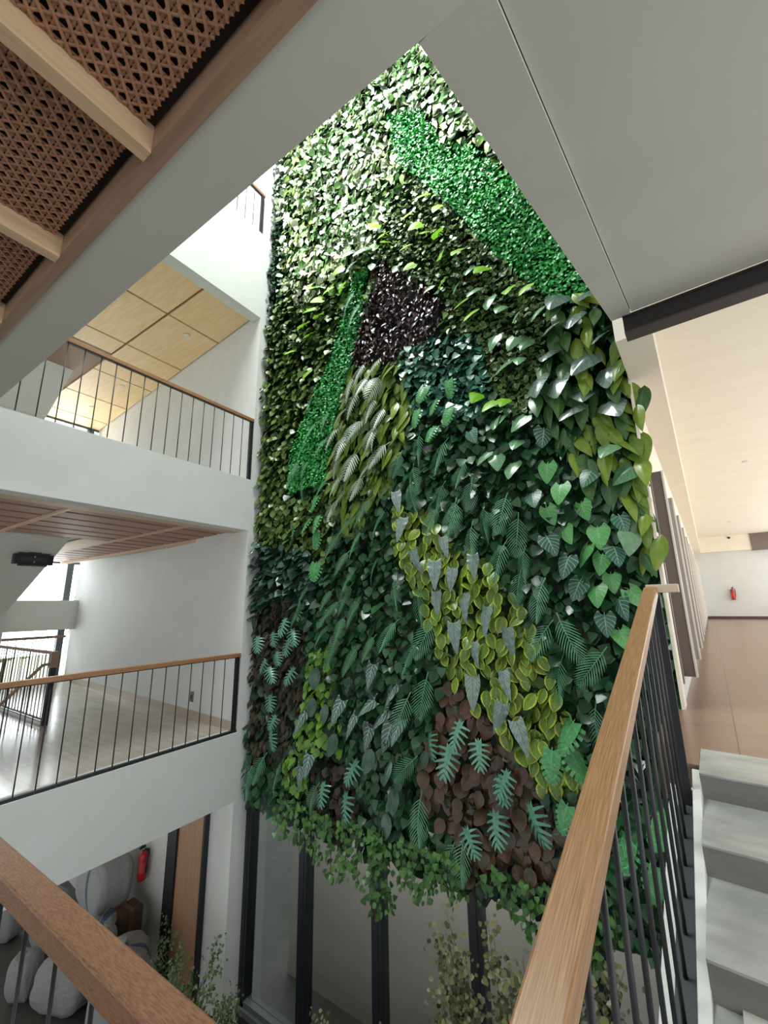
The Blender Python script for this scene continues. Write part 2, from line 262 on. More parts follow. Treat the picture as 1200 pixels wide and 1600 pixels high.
# woven cane: four sets of strands over and under, on a dark void
def cane_panel(w, l, p=0.0315):
    q = MB(); z0 = 0.0; hw = 0.0036
    def strip(a, b, ph, amp, width, zoff):
        a = Vector((*a, 0)); b = Vector((*b, 0)); L = (b - a).length
        if L < 0.01: return
        n = max(2, int(L / (p / 2))); d = (b - a) / L; s = Vector((-d.y, d.x, 0)) * width
        i0 = len(q.v)
        for i in range(n + 1):
            t = a + d * (L * i / n); h = zoff + amp * math.sin(ph + math.pi * (i))
            q.v.append((t.x + s.x, t.y + s.y, h)); q.v.append((t.x, t.y, h - 0.0016)); q.v.append((t.x - s.x, t.y - s.y, h))
        for i in range(n):
            for k in (0, 1):
                q.f.append((i0 + 3 * i + k, i0 + 3 * i + k + 1, i0 + 3 * i + 4 + k, i0 + 3 * i + 3 + k)); q.m.append(0)
    nx, ny = int(w / p), int(l / p)
    for i in range(nx + 1):
        for s in (-1, 1):
            x = i * p + s * 0.0048
            if 0 < x < w: strip((x, 0), (x, l), i * math.pi, 0.0009, hw, 0.0)
    for j in range(ny + 1):
        for s in (-1, 1):
            y = j * p + s * 0.0048
            if 0 < y < l: strip((0, y), (w, y), (j + .5) * math.pi, 0.0009, hw, -0.002)
    for k in range(-ny - 1, nx + 1):                   # diagonals run through the middles of the cells' sides
        x0 = (k + 0.5) * p
        t0 = max(0, -x0); t1 = min(l, w - x0)
        if t1 > t0: strip((x0 + t0, t0), (x0 + t1, t1), k * math.pi, 0.0006, 0.0034, -0.005)
    for k in range(0, nx + ny + 1):
        x0 = (k + 0.5) * p
        t0 = max(0, x0 - w); t1 = min(l, x0)
        if t1 > t0: strip((x0 - t0, t0), (x0 - t1, t1), k * math.pi, 0.0006, 0.0034, -0.0075)
    return q.mesh('woven_cane_panel', CANE, True)
cane_me = cane_panel(0.506, 1.9)
for i, x in enumerate(BX[:-1]):
    xa = BX[i + 1] + 0.015
    o = bpy.data.objects.new('woven_cane_panel', cane_me); C.objects.link(o); o.location = (xa, -1.57, 1.158)
    tag(o, 'woven brown cane ceiling panel, %s counted from the right end' % ordinal(i), 'ceiling panel', 'woven cane ceiling panels')

# unseen roof added to limit the sun, its opening shaped above the atrium
q = MB(); q.box((-12.9, -16, 9.62), (6, 0.42, 9.9)); q.box((-12.9, 0.42, 9.62), (-5.0, 24, 9.9)); q.box((-1.05, 0.42, 9.62), (6, 24, 9.9)); q.box((-5.0, 4.0, 9.62), (-1.05, 24, 9.9))
struct(q.build('ceiling_added_roof', WHITE), 'unseen added roof slab, its opening shaped to limit the sun on the plants', 'roof')

# ------------------------------------------------------------------ structure: left balconies
XB = -5.0
GX = -12.4                                              # far window line of the galleries
def WY(x): return 3.93 + 0.0845 * (XB - x)             # the end wall runs slightly askew
def slab(name, z0, z1, zin, label):
    q = MB(); q.box((XB - 0.22, -4.0, z0), (XB, 3.93, z1)); q.box((GX, -4.0, zin), (XB - 0.22, 5.2, z1))
    return q
def fascia(name, z0, z1, label, m=WHITE):
    return sbox(name, (XB - 0.2, -4.0, z0), (XB, 3.93, z1), m, label, 'balcony edge')
fascia('trim_lower_balcony', -2.47, -1.635, 'white edge of the lower balcony under its railing')
fascia('trim_middle_balcony', 1.115, 1.90, 'white edge of the middle balcony under its railing')
fascia('trim_top_balcony', 4.755, 6.415, 'tall pale edge of the top balcony beside the plant wall')
q = MB(); q.box((GX, -4.0, -2.3), (XB - 0.2, 5.2, -1.636)); struct(q.build('floor_lower_gallery', GALFLOOR), 'glossy beige stone floor of the lower gallery', 'floor')
q = MB(); q.box((GX, 2.95, 1.35), (XB - 0.2, 5.2, 1.89)); q.box((-8.3, -4, 1.35), (XB - 0.2, 2.95, 1.89))
struct(q.build('floor_middle_gallery', WHITE), 'floor slab of the middle gallery with a stair opening', 'floor')
q = MB(); q.box((GX, 2.95, 4.95), (XB - 0.2, 5.2, 6.40)); q.box((-8.3, -4, 4.95), (XB - 0.2, 2.95, 6.40))
struct(q.build('floor_top_gallery', WHITE), 'floor slab of the top gallery above plywood ceiling', 'floor')
sbox('ceiling_top_gallery', (GX, -4, 9.3), (XB, 5.2, 9.6), WHITE, 'white ceiling over the top gallery', 'ceiling')
# end wall, askew, with its narrow white end against the plants
q = MB()
q.hexa([(GX, WY(GX), -5.3), (XB, 3.93, -5.3), (XB, 4.36, -5.3), (GX, WY(GX) + 0.43, -5.3),
        (GX, WY(GX), 9.6), (XB, 3.93, 9.6), (XB, 4.36, 9.6), (GX, WY(GX) + 0.43, 9.6)])
struct(q.build('wall_left', WHITE), 'long white gallery wall ending beside the plant wall', 'wall')
q = MB()
q.hexa([(-11.9, WY(-11.9) - 0.02, -1.636), (XB - 0.02, 3.91, -1.636), (XB - 0.02, 3.94, -1.636), (-11.9, WY(-11.9) + .01, -1.636),
        (-11.9, WY(-11.9) - 0.02, -1.52), (XB - 0.02, 3.91, -1.52), (XB - 0.02, 3.94, -1.52), (-11.9, WY(-11.9) + .01, -1.52)])
struct(q.build('baseboard_left', SKIRT), 'beige stone skirting along the gallery wall', 'baseboard')

# slatted ceiling under the middle balcony
sbox('trim_slat_ceiling_edge', (XB - 0.42, -4, 1.118), (XB - 0.2, WY(XB - .3), 1.36), OAK, 'pale wood edge board of the slatted ceiling', 'trim')
def slat_panel(xa, xb, ya, yb, label):
    t = thing('slatted_ceiling_panel', label, 'ceiling panel', ((xa + xb) / 2, (ya + yb) / 2, 1.2), 'slatted ceiling panels')
    ox, oy, oz = t.location
    b = MB(); b.box((xa - ox, ya - oy, 0.10), (xb - ox, yb - oy, 0.14)); b.build('backing_board', GROOVE, t)
    s = MB(); x = xb - 0.02
    while x - 0.36 > xa:
        s.box((x - 0.34 - ox, ya - oy, -0.045), (x - ox, yb - oy, 0.10)); x -= 0.42
    s.build('slat', SLAT, t)
YB1, YB2 = 1.85, 3.27
slat_panel(-8.28, XB - 0.42, -2.0, YB1 - 0.025, 'red-brown slatted ceiling panel nearest the camera under the middle balcony')
slat_panel(-8.28, XB - 0.42, YB1 + 0.025, YB2 - 0.025, 'red-brown slatted ceiling panel between the two pale battens')
slat_panel(-12.2, XB - 0.42, YB2 + 0.025, 4.1, 'red-brown slatted ceiling panel running along the white end wall')
for i, y in enumerate((YB1, YB2)):
    sbox('trim_slat_batten' if i == 0 else 'trim_slat_batten.001', (-8.28 if i == 0 else -12.2, y - 0.022, 1.13), (XB - 0.42, y + 0.022, 1.30), OAKX,
         ('pale batten across the middle of the slatted ceiling', 'pale batten of the slatted ceiling nearer the end wall')[i], 'trim')
sbox('trim_wall_cornice', (-12.2, 4.06, 1.10), (XB - 0.3, 4.12, 1.2), OAK, 'pale strip where slatted ceiling meets end wall', 'trim')

# plywood ceiling under the top balcony
ZP = 4.86
sbox('ceiling_plywood_ground', (GX, 0.6, ZP + 0.02), (XB - 0.2, 4.9, ZP + 0.09), GROOVE, 'brown backing seen in joints of the plywood ceiling', 'ceiling')
xs = [XB - 0.21, -6.3, -7.72, -9.1, -10.45, -11.75, GX]
n = 0
for row, (ya, yb) in enumerate(((0.9, 3.04), (3.08, 4.75))):
    for i in range(len(xs) - 1):
        if row == 0 and xs[i] < -8.0: continue
        if row == 0 and i == 2: x1 = -8.28
        else: x1 = xs[i + 1]
        q = MB()
        if row == 1:
            xa, xb_ = xs[i] - 0.02, x1 + 0.02
            q.hexa([(xb_, ya, ZP - 0.012), (xa, ya, ZP - 0.012), (xa, WY(xa) - .02, ZP - 0.012), (xb_, WY(xb_) - .02, ZP - 0.012),
                    (xb_, ya, ZP + 0.02), (xa, ya, ZP + 0.02), (xa, WY(xa) - .02, ZP + 0.02), (xb_, WY(xb_) - .02, ZP + 0.02)])
        else:
            q.box((x1 + 0.02, ya, ZP - 0.012), (xs[i] - 0.02, yb, ZP + 0.02))
        tag(q.build('plywood_ceiling_panel', PLY), 'light plywood ceiling panel, %s from the atrium in the row %s' % (ordinal(i), ('over the balcony', 'along the end wall')[row]),
            'ceiling panel', 'plywood ceiling panels')

def downlight(loc, label):
    t = thing('recessed_downlight', label, 'light', loc)
    a = MB(); a.lathe([(0.034, -0.004), (0.052, -0.008), (0.055, 0.0), (0.034, 0.006)], (0, 0, 0), 20); a.build('trim_ring', WHITE, t, True)
    b = MB(); b.lathe([(0.033, -0.001), (0.01, 0.004)], (0, 0, 0), 16); b.build('lens', CHAR, t, True)
downlight((-6.55, 3.55, ZP - 0.014), 'white recessed downlight in plywood ceiling nearest the atrium')
downlight((-9.35, 3.75, ZP - 0.014), 'small recessed downlight midway along the plywood ceiling')
downlight((-11.0, 3.8, ZP - 0.014), 'small recessed downlight at the plywood ceiling end by window')

# stair flights of the galleries: sloping white soffits behind the balconies
def flight(name, x0, z0, x1, z1, ya, yb, thick, label):
    q = MB()
    poly = [(x0, ya, z0), (x1, ya, z1), (GX + .3, ya, z1), (GX + .3, ya, z1 + thick), (x1, ya, z1 + thick), (x0, ya, z0 + thick)]
    q.prism(poly, (0, yb - ya, 0)); return struct(q.build(name, WHITE), label, 'stair flight')
flight('stair_flight', -8.3, 1.20, -10.8, 0.0, 1.55, 2.85, 0.28, 'white underside of the stair flight rising to the middle gallery')
flight('stair_flight.001', -8.3, 5.70, -10.75, 4.14, 1.55, 2.9, 0.28, 'white underside of the stair flight rising to the top gallery')
sbox('wall_stair_pier', (-12.2, 1.2, -1.636), (-10.8, 2.84, 0.02), WHITE, 'white pier under the stair landing', 'wall')
sbox('wall_stair_pier.001', (-12.2, 1.2, 1.89), (-10.75, 2.88, 4.2), WHITE, 'white pier under the upper stair landing', 'wall')
sbox('trim_spandrel', (GX + 0.02, 2.2, -0.45), (GX + 0.3, WY(GX) + .05, 0.24), WHITE, 'white spandrel panel across the gallery window', 'trim')

# gallery windows
def gal_window(n, z0, z1, label):
    t = bpy.data.objects.new('window_%d' % n, None); C.objects.link(t); t.location = (GX - 0.06, 0, z0); struct(t, label, 'window')
    f = MB()
    for y in (-1.5, 0.6, 2.5, WY(GX) - 0.26):
        f.box((-0.04, y, 0), (0.06, y + 0.14, z1 - z0))
    f.box((-0.03, -2, 0), (0.05, WY(GX), 0.06)); f.box((-0.03, -2, z1 - z0 - 0.06), (0.05, WY(GX), z1 - z0))
    f.build('window_frame', mat('grey_window_frame', (0.10, 0.115, 0.125), 0.4), t)
    g = MB(); g.box((0.0, -2, 0.05), (0.008, WY(GX), z1 - z0 - .05)); g.build('pane', GLASS, t)
gal_window(1, -1.636, 1.2, 'tall bright window at the end of the lower gallery')
gal_window(2, 1.89, 4.86, 'tall bright window at the end of the middle gallery')

# ------------------------------------------------------------------ ground floor
sbox('floor_ground', (-14, 0.2, -5.3), (3, 9.0, -5.13), GROUND, 'dark grey paved ground floor of the atrium', 'floor')
sbox('trim_planter_kerb', (-5.05, 3.3, -5.13), (0.4, 3.36, -4.82), CHAR, 'low dark kerb of the planting bed below the glazing', 'kerb')
sbox('wall_glazing_plinth', (-5.0, 4.14, -5.13), (0.4, 4.34, -4.76), CHAR, 'low dark plinth under the ground floor glazing', 'plinth')
o = sbox('planting_bed', (-5.05, 3.36, -5.13), (0.4, 4.14, -4.9), SOIL, 'dark soil of planting bed under the glazing', 'soil'); o['kind'] = 'structure'
# glazing below the plants
t = bpy.data.objects.new('window_3', None); C.objects.link(t); t.location = (-2.4, 4.22, -4.76); struct(t, 'dark framed ground floor glazing below the plant wall', 'window')
MX = [-5.0 + 0.045, -3.96, -2.91, -1.82, -0.77, 0.2]
for x in MX:
    f = MB(); f.box((x - 0.062 + 2.4, -0.07, 0), (x + 0.062 + 2.4, 0.07, 2.4)); f.box((x - 0.022 + 2.4, -0.075, 0), (x + 0.022 + 2.4, -0.07, 2.4)); f.build('mullion', FRAME, t)
f = MB(); f.box((-2.6, -0.07, 0), (2.7, 0.07, 0.10)); f.box((-2.6, -0.1, -0.02), (2.7, 0.0, 0.04)); f.build('bottom_rail', mat('grey_sill_metal', (0.10, 0.11, 0.11), 0.4), t)
for i in range(len(MX) - 1):
    g = MB(); g.box((MX[i] + 2.4 + .06, 0.0, 0.1), (MX[i + 1] + 2.4 - .06, 0.01, 2.4)); g.build('pane', GLASS, t)
INT = mat('warm_grey_room_wall', (0.40, 0.38, 0.345), 0.8, col2=(0.44, 0.42, 0.385), scale=(1.5, 1.5, 1.5))
sbox('wall_room_behind', (-5.2, 5.2, -5.2), (1.0, 5.35, -2.2), INT, 'plain grey wall of the room behind the glazing', 'wall')
sbox('ceiling_room_behind', (-5.2, 4.3, -2.35), (1.0, 5.3, -2.2), INT, 'ceiling of the room behind the glazing', 'ceiling')
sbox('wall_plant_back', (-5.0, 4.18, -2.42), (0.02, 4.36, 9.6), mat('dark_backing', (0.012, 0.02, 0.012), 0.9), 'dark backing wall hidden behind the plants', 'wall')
# door of the ground floor in the end wall
def on_wall(x, off=0.0): return WY(x) - off
t = bpy.data.objects.new('door_1', None); C.objects.link(t); t.location = (-5.9, WY(-5.9), -5.13); struct(t, 'pale wood ground floor door in a black frame', 'door')
ang = math.atan2(-0.0845, 1.0); t.rotation_euler = (0, 0, ang)
d = MB(); d.box((-0.34, -0.04, 0), (0.34, 0.02, 2.75)); d.build('door_leaf', DOORWOOD, t)
d = MB(); d.box((-0.60, -0.07, 0), (-0.345, 0.02, 2.75)); d.build('door_jamb', BLACK, t)
d = MB(); d.box((0.345, -0.07, 0), (0.385, 0.02, 2.75)); d.build('door_jamb', BLACK, t)

def extinguisher(loc, rotz, s, label):
    t = thing('fire_extinguisher', label, 'fire extinguisher', loc); t.rotation_euler = (0, 0, rotz); t.scale = (s, s, s)
    a = MB(); a.lathe([(0.05, 0), (0.066, 0.015), (0.068, 0.05), (0.068, 0.33), (0.06, 0.38), (0.035, 0.415), (0.022, 0.43)], (0, 0, 0), 22); a.build('cylinder_body', RED, t, True)
    a = MB(); a.lathe([(0.024, 0.428), (0.024, 0.46), (0.016, 0.475)], (0, 0, 0), 14); vl = a.build('valve', mat('dull_brass', (0.3, 0.26, 0.2), 0.35, metal=1), t, True)
    a = MB(); a.prism([(-0.01, -0.09, 0.475), (-0.01, 0.03, 0.465), (-0.01, 0.03, 0.48), (-0.01, -0.09, 0.50)], (0.02, 0, 0)); a.prism([(-0.01, -0.08, 0.505), (-0.01, 0.02, 0.485), (-0.01, 0.02, 0.50), (-0.01, -0.08, 0.525)], (0.02, 0, 0)); a.build('squeeze_handle', BLACK, vl)
    a = MB(); a.tube([(0.02, 0.0, 0.455), (0.08, 0.0, 0.46), (0.10, 0.0, 0.40), (0.092, 0.0, 0.25), (0.078, 0.0, 0.12)], 0.010, 8); a.build('hose', BLACK, vl, True)
    a = MB(); a.lathe([(0.0685, 0.12), (0.0687, 0.13), (0.0687, 0.26), (0.0685, 0.27)], (0, 0, 0), 22); a.build('information_label', mat('dull_label', (0.50, 0.05, 0.05), 0.4), t, True)
    a = MB(); a.box((-0.03, 0.06, 0.30), (0.03, 0.09, 0.42)); a.build('wall_bracket', BLACK, t)
extinguisher((-7.14, WY(-7.14) - 0.10, -4.0), R(15), 0.92, 'red fire extinguisher on the ground floor wall beside white sacks')

# woven sacks on the ground
def sack_mat(name, c1, stripe):
    m = bpy.data.materials.new(name); m.use_nodes = True; nt = m.node_tree; b = nt.nodes['Principled BSDF']; b.inputs['Roughness'].default_value = 0.7
    tc = nt.nodes.new('ShaderNodeTexCoord'); sp = nt.nodes.new('ShaderNodeSeparateXYZ'); nt.links.new(tc.outputs['Object'], sp.inputs[0])
    w = nt.nodes.new('ShaderNodeMath'); w.operation = 'ADD'; w.inputs[1].default_value = -0.06
    nt.links.new(sp.outputs['X'], w.inputs[0])
    ab = nt.nodes.new('ShaderNodeMath'); ab.operation = 'ABSOLUTE'; nt.links.new(w.outputs[0], ab.inputs[0])
    lt = nt.nodes.new('ShaderNodeMath'); lt.operation = 'LESS_THAN'; lt.inputs[1].default_value = 0.035; nt.links.new(ab.outputs[0], lt.inputs[0])
    mx = nt.nodes.new('ShaderNodeMixRGB'); mx.inputs[1].default_value = (*c1, 1); mx.inputs[2].default_value = (*stripe, 1)
    nt.links.new(lt.outputs[0], mx.inputs[0]); nt.links.new(mx.outputs[0], b.inputs['Base Color'])
    nz = nt.nodes.new('ShaderNodeTexNoise'); nz.inputs['Scale'].default_value = 7; bp = nt.nodes.new('ShaderNodeBump'); bp.inputs['Strength'].default_value = 0.6; bp.inputs['Distance'].default_value = 0.05
    nt.links.new(nz.outputs[0], bp.inputs['Height']); nt.links.new(bp.outputs[0], b.inputs['Normal'])
    return m
SACK = sack_mat('white_woven_sack', (0.34, 0.35, 0.345), (0.09, 0.12, 0.20))
SACK2 = sack_mat('plain_woven_sack', (0.33, 0.34, 0.335), (0.30, 0.31, 0.30))
TIE = mat('black_tie', (0.02, 0.02, 0.03), 0.6)
def sack(loc, size, rot, label, seed, m=SACK, neck=False):
    t = thing('woven_sack', label, 'sack', loc, 'white sacks on the ground floor'); t.rotation_euler = rot
    rs = np.random.default_rng(seed); q = MB(); nu, nv = 20, 14; ph = rs.uniform(0, 6, 8)
    for j in range(nv + 1):
        v = j / nv; th = math.pi * v
        for i in range(nu):
            u = 2 * math.pi * i / nu
            e = 0.55
            cx = math.copysign(abs(math.cos(u)) ** e, math.cos(u)); cy = math.copysign(abs(math.sin(u)) ** e, math.sin(u))
            rr = math.sin(th) ** 0.5 if 0 < v < 1 else 0.0
            w = 1 + 0.05 * math.sin(3 * u + ph[0] + 4 * v) + 0.04 * math.sin(5 * u + ph[1] - 6 * v) + 0.03 * math.sin(9 * u + ph[2] + 9 * v)
            zc = -math.cos(th)
            q.v.append((cx * rr * w * size[0] / 2, cy * rr * w * size[1] / 2, (zc * (1 + 0.05 * math.sin(2 * u + ph[3])) + 1) * size[2] / 2))
    for j in range(nv):
        for i in range(nu):
            i2 = (i + 1) % nu; q.f.append((j * nu + i, j * nu + i2, (j + 1) * nu + i2, (j + 1) * nu + i)); q.m.append(0)
    q.build('sack_body', m, t, True)
    if neck:
        k = MB(); k.tube([(0, 0, size[2] * .95), (0.03, 0, size[2] + 0.05), (0.10, 0.02, size[2] + 0.17)], [0.10, 0.05, 0.11], 12); nk = k.build('gathered_neck', m, t, True)
        k = MB(); k.lathe([(0.055, size[2] + 0.03), (0.06, size[2] + 0.045), (0.055, size[2] + 0.06)], (0.025, 0, 0), 14); k.build('tie_cord', TIE, nk, True)
G0 = -5.13
sack((-7.75, 3.75, G0), (1.05, 0.6, 0.75), (0, 0, 0.1), 'white sack at the bottom of the pile by the wall', 1, SACK2)
sack((-7.62, 3.72, G0 + 0.74), (0.95, 0.55, 0.80), (0, 0, -0.08), 'white sack with blue stripe on top of the pile by the extinguisher', 2)
sack((-7.35, 3.28, G0), (0.75, 0.6, 0.62), (0, 0.0, 0.4), 'white sack lying in front of the pile under tied sack', 3, SACK2)
sack((-7.05, 3.30, G0 + 0.52), (0.52, 0.5, 0.50), (0.1, 0.35, 0.5), 'small white tied sack leaning on the pile, neck pointing up', 4, SACK, True)
sack((-6.30, 3.42, G0), (0.74, 0.66, 0.98), (0.0, 0.0, -0.5), 'round white sack with blue stripe beside the leafy shrub', 5, SACK)
sack((-8.75, 3.5, G0), (0.48, 0.42, 0.80), (0, 0, 0.2), 'white sack standing at the outer edge of the pile', 6, SACK2)
sack((-7.98, 2.98, G0), (0.36, 0.34, 0.55), (0, 0, 0.6), 'white sack on dark floor, nearest to the front railing', 7, SACK2)
sack((-9.5, 3.25, G0), (0.42, 0.40, 0.75), (0, 0, 0.3), 'white sack standing furthest from the extinguisher', 8, SACK2)
t = thing('brown_carton', 'dark brown carton standing between the sacks and extinguisher', 'box', (-7.02, 3.78, G0)); 
b = MB(); b.box((-0.14, -0.16, 0), (0.14, 0.16, 0.95)); b.build('carton_body', mat('brown_card', (0.10, 0.055, 0.035), 0.8), t, bevel=0.01)
b = MB(); b.box((-0.145, -0.03, 0.2), (0.145, 0.03, 0.956)); b.build('packing_tape', mat('brown_tape', (0.16, 0.10, 0.06), 0.3), t)

# ------------------------------------------------------------------ railings
def rail_straight(name, label, p0, p1, floor_z, h, w, thick, spacing, wood, start=0.0, post_at=(), base=True, axis='y', r=0.006, pw=0.05):
    t = thing(name, label, 'railing', (p0[0], p0[1], floor_z))
    d = Vector((p1[0] - p0[0], p1[1] - p0[1], 0)); L = d.length; d.normalize(); s = Vector((-d.y, d.x, 0))
    def pt(a, b, z): v = d * a + s * b; return (v.x, v.y, z)
    def bx(q, a0, a1, b0, b1, z0, z1):
        q.hexa([pt(a0, b0, z0), pt(a1, b0, z0), pt(a1, b1, z0), pt(a0, b1, z0), pt(a0, b0, z1), pt(a1, b0, z1), pt(a1, b1, z1), pt(a0, b1, z1)])
    q = MB(); bx(q, 0, L, -w / 2, w / 2, h - thick, h); q.build('handrail', wood, t, bevel=0.004)
    q = MB(); bx(q, 0, L, -0.02, 0.02, h - thick - 0.008, h - thick); q.build('rail_plate', BLACK, t)
    if base:
        q = MB(); bx(q, 0, L, -0.022, 0.022, 0.0, 0.03); q.build('bottom_rail', BLACK, t)
    a = start
    while a < L - 0.01:
        q = MB(); q.tube([pt(a, 0, 0.02), pt(a, 0, h - thick - 0.004)], r, 8); q.build('baluster', BLACK, t, True); a += spacing
    for a in post_at:
        q = MB(); bx(q, a - pw / 2, a + pw / 2, -0.02, 0.02, 0, h - thick); q.build('post', BLACK, t)
    return t
rail_straight('balcony_railing', 'railing of lower balcony with wood handrail and thin black bars', (-5.035, 0.6), (-5.035, 3.93), -1.635, 1.012, 0.055, 0.05, 0.1618, RAIL, 0.0216, (3.29,))
rail_straight('balcony_railing', 'railing of middle balcony with wood handrail and thin black bars', (-5.035, 0.6), (-5.035, 3.93), 1.90, 1.012, 0.055, 0.05, 0.1639, RAIL, 0.0205, (3.30,), base=False)
rail_straight('balcony_railing', 'railing of top balcony partly hidden behind the overhead beam', (-5.035, 2.6), (-5.035, 3.90), 6.415, 0.88, 0.055, 0.05, 0.1635, RAIL, 0.10, (1.26,), base=False)
rail_straight('landing_railing', 'near wood railing crossing the lower corner in front of sacks', (-2.2, 0.4635), (-0.20, 0.4635), -1.635, 1.035, 0.061, 0.045, 0.1595, RAIL_NEAR, 0.1375, (), r=0.0042)

# sloped stair railing, in the hall's frame
SL = 0.2828
t = thing('stair_railing', 'sloped wood stair railing rising along the plant wall', 'railing', (0, 0, 0))
def rz(y): return -0.66 + SL * y
y0, y1 = 0.42, 2.57
ry = (HU + Vector((0, 0, SL))).normalized(); rzv = HV.cross(ry)
q = MB(); q.box((-0.03, 0, -0.045), (0.03, (y1 - y0) * math.sqrt(1 + SL * SL), 0)); o = q.build('handrail', RAIL_SLOPE, t, bevel=0.004)
ro = H((-0.24, y0, rz(y0))); o.matrix_local = Matrix(((HV.x, ry.x, rzv.x, ro.x), (HV.y, ry.y, rzv.y, ro.y), (HV.z, ry.z, rzv.z, ro.z), (0, 0, 0, 1)))
q = MB(); q.box((-0.262, 2.572, rz(y1) - 0.03), (-0.12, 2.63, rz(y1) + 0.012), H); q.build('return_end', mat('pale_raw_wood', (0.62, 0.50, 0.38), 0.6), t, bevel=0.003)
q = MB(); q.hexa([(-0.26, y0, rz(y0) - .058), (-0.22, y0, rz(y0) - .058), (-0.22, y1, rz(y1) - .058), (-0.26, y1, rz(y1) - .058),
                  (-0.26, y0, rz(y0) - .047), (-0.22, y0, rz(y0) - .047), (-0.22, y1, rz(y1) - .047), (-0.26, y1, rz(y1) - .047)], H); q.build('rail_plate', BLACK, t)
def lz(y): return -1.154 + 0.274 * (y - 1.808)         # line on which the bars land
y = 0.66
while y < 2.6:
    q = MB(); q.tube([H((-0.238, y, lz(y))), H((-0.238, y, rz(y) - 0.055))], 0.0065, 8); q.build('baluster', BLACK, t, True); y += 0.1435 
q = MB(); q.box((-0.262, 2.585, lz(2.6) - 0.02), (-0.205, 2.60, rz(2.57) - 0.02), H); q.build('post', BLACK, t)
q = MB(); q.hexa([(-0.265, 0.4, lz(.4) - .012), (-0.20, 0.4, lz(.4) - .012), (-0.20, 2.7, lz(2.7) - .012), (-0.265, 2.7, lz(2.7) - .012),
                  (-0.265, 0.4, lz(.4)), (-0.20, 0.4, lz(.4)), (-0.20, 2.7, lz(2.7)), (-0.265, 2.7, lz(2.7))], H); q.build('base_plate', CHAR, t)

# stair going up beside it
t = thing('staircase', 'grey stone steps rising to the hall beside the railing', 'staircase', (0, 0, 0))
N1, TR, RH, ZF = 2.65, 0.462, 0.108, -0.81
for k in range(8):
    yn = N1 - TR * k; z = ZF - RH * k
    q = MB(); q.box((-0.168, yn - 0.006, z - 0.008), (1.9, yn + (TR if k else 0.41), z), H); q.build('tread', MARBLE, t)
    q = MB(); q.box((-0.168, yn, z - RH), (1.9, yn + 0.02, z - 0.008), H); q.build('riser', RISER, t)
q = MB(); q.prism([H((1.9, -1.1, -1.66)), H((1.9, 2.67, ZF - RH - .02)), H((1.9, 2.67, -1.9)), H((1.9, -1.1, -1.9))], -HV * 2.0); q.build('underside', SOFFIT, t)
def cz(y): return lz(y) + 0.075
q = MB(); q.prism([H((-0.20, -1.0, cz(-1.0))), H((-0.20, 2.74, cz(2.74))), H((-0.20, 2.74, -1.2)), H((-0.20, -1.0, -2.2))], HV * 0.033); q.build('kerb', WHITE, t, bevel=0.003)
q = MB(); q.prism([H((-0.305, 0.4, lz(.4) - .012)), H((-0.305, 2.74, lz(2.74) - .012)), H((-0.305, 2.74, -1.15)), H((-0.305, 0.4, -1.8))], HV * 0.105); q.build('stringer', WHITE, t, bevel=0.003)

# sloped soffit of the next flight, overhead
def sz(y): return 1.10 + SL * (y - 0.525)
def hexs(q, xa0, xb0, xa1, xb1, ya, yb, dz, th):
    q.hexa([(xa0, ya, sz(ya) + dz), (xb0, ya, sz(ya) + dz), (xb1, yb, sz(yb) + dz), (xa1, yb, sz(yb) + dz),
            (xa0, ya, sz(ya) + th), (xb0, ya, sz(ya) + th), (xb1, yb, sz(yb) + th), (xa1, yb, sz(yb) + th)], H)
q = MB(); hexs(q, -0.297, -0.152, -0.232, -0.127, 0.527, 2.66, 0.0, 0.35); struct(q.build('ceiling_stair_edge', SOFFIT), 'sloped grey white edge beam of the flight overhead', 'beam')
q = MB(); hexs(q, -0.150, 3.0, -0.122, 3.0, 0.50, 2.66, 0.014, 0.35); struct(q.build('ceiling_stair_soffit', SOFFIT), 'broad sloped grey white soffit of the flight overhead', 'ceiling')
t = thing('steel_beam', 'dark steel beam spanning under the sloped soffit end', 'beam', H((0.6, 2.68, 1.58)))
o0 = t.location
def HB(p): return H(p) - o0
q = MB(); q.box((-0.172, 2.655, 1.592), (3.0, 2.69, 1.69), HB); q.build('web', mat('dark_bronze_steel', (0.022, 0.02, 0.02), 0.5), t)
q = MB(); q.box((-0.172, 2.645, 1.58), (3.0, 2.75, 1.592), HB); q.build('flange', mat('bronze_flange', (0.06, 0.052, 0.048), 0.5), t)
q = MB(); q.box((-0.172, 2.645, 1.69), (3.0, 2.75, 1.702), HB); q.build('flange', MATS['dark_bronze_steel'], t)

# ------------------------------------------------------------------ hall at the right
HX = -0.284; HE = 22.4; HC = 2.57
sbox('floor_hall', (HX - .1, 3.06, -1.1), (2.7, HE + .1, -0.81), HALLFLOOR, 'brown wood-look tiled floor of the long hall', 'floor', H)
sbox('floor_hall_edge', (HX - .02, 2.76, -1.1), (-0.169, 3.06, -0.81), HALLFLOOR, 'narrow strip of hall floor beside the top step', 'floor', H)
sbox('ceiling_hall', (HX, 2.7, HC), (3.2, HE + .2, HC + 0.25), mat('cream_ceiling', (0.80, 0.75, 0.62), 0.7, col2=(0.83, 0.78, 0.66), scale=(1, 4, 1), bump=0.05), 'cream plaster ceiling of the hall', 'ceiling', H)
sbox('wall_hall_far', (-0.4, HE, -0.81), (3.2, HE + 0.15, HC), WHITE, 'white far end wall of the hall', 'wall', H)
sbox('baseboard_hall_far', (HX, HE - 0.03, -0.81), (2.7, HE, -0.70), mat('dark_brown_skirting', (0.085, 0.045, 0.035), 0.5), 'dark brown skirting at the hall end', 'baseboard', H)
sbox('trim_hall_far_bulkhead', (HX, HE - 0.25, 1.93), (1.62, HE, HC), CREAM, 'cream bulkhead above the hall end wall', 'bulkhead', H)
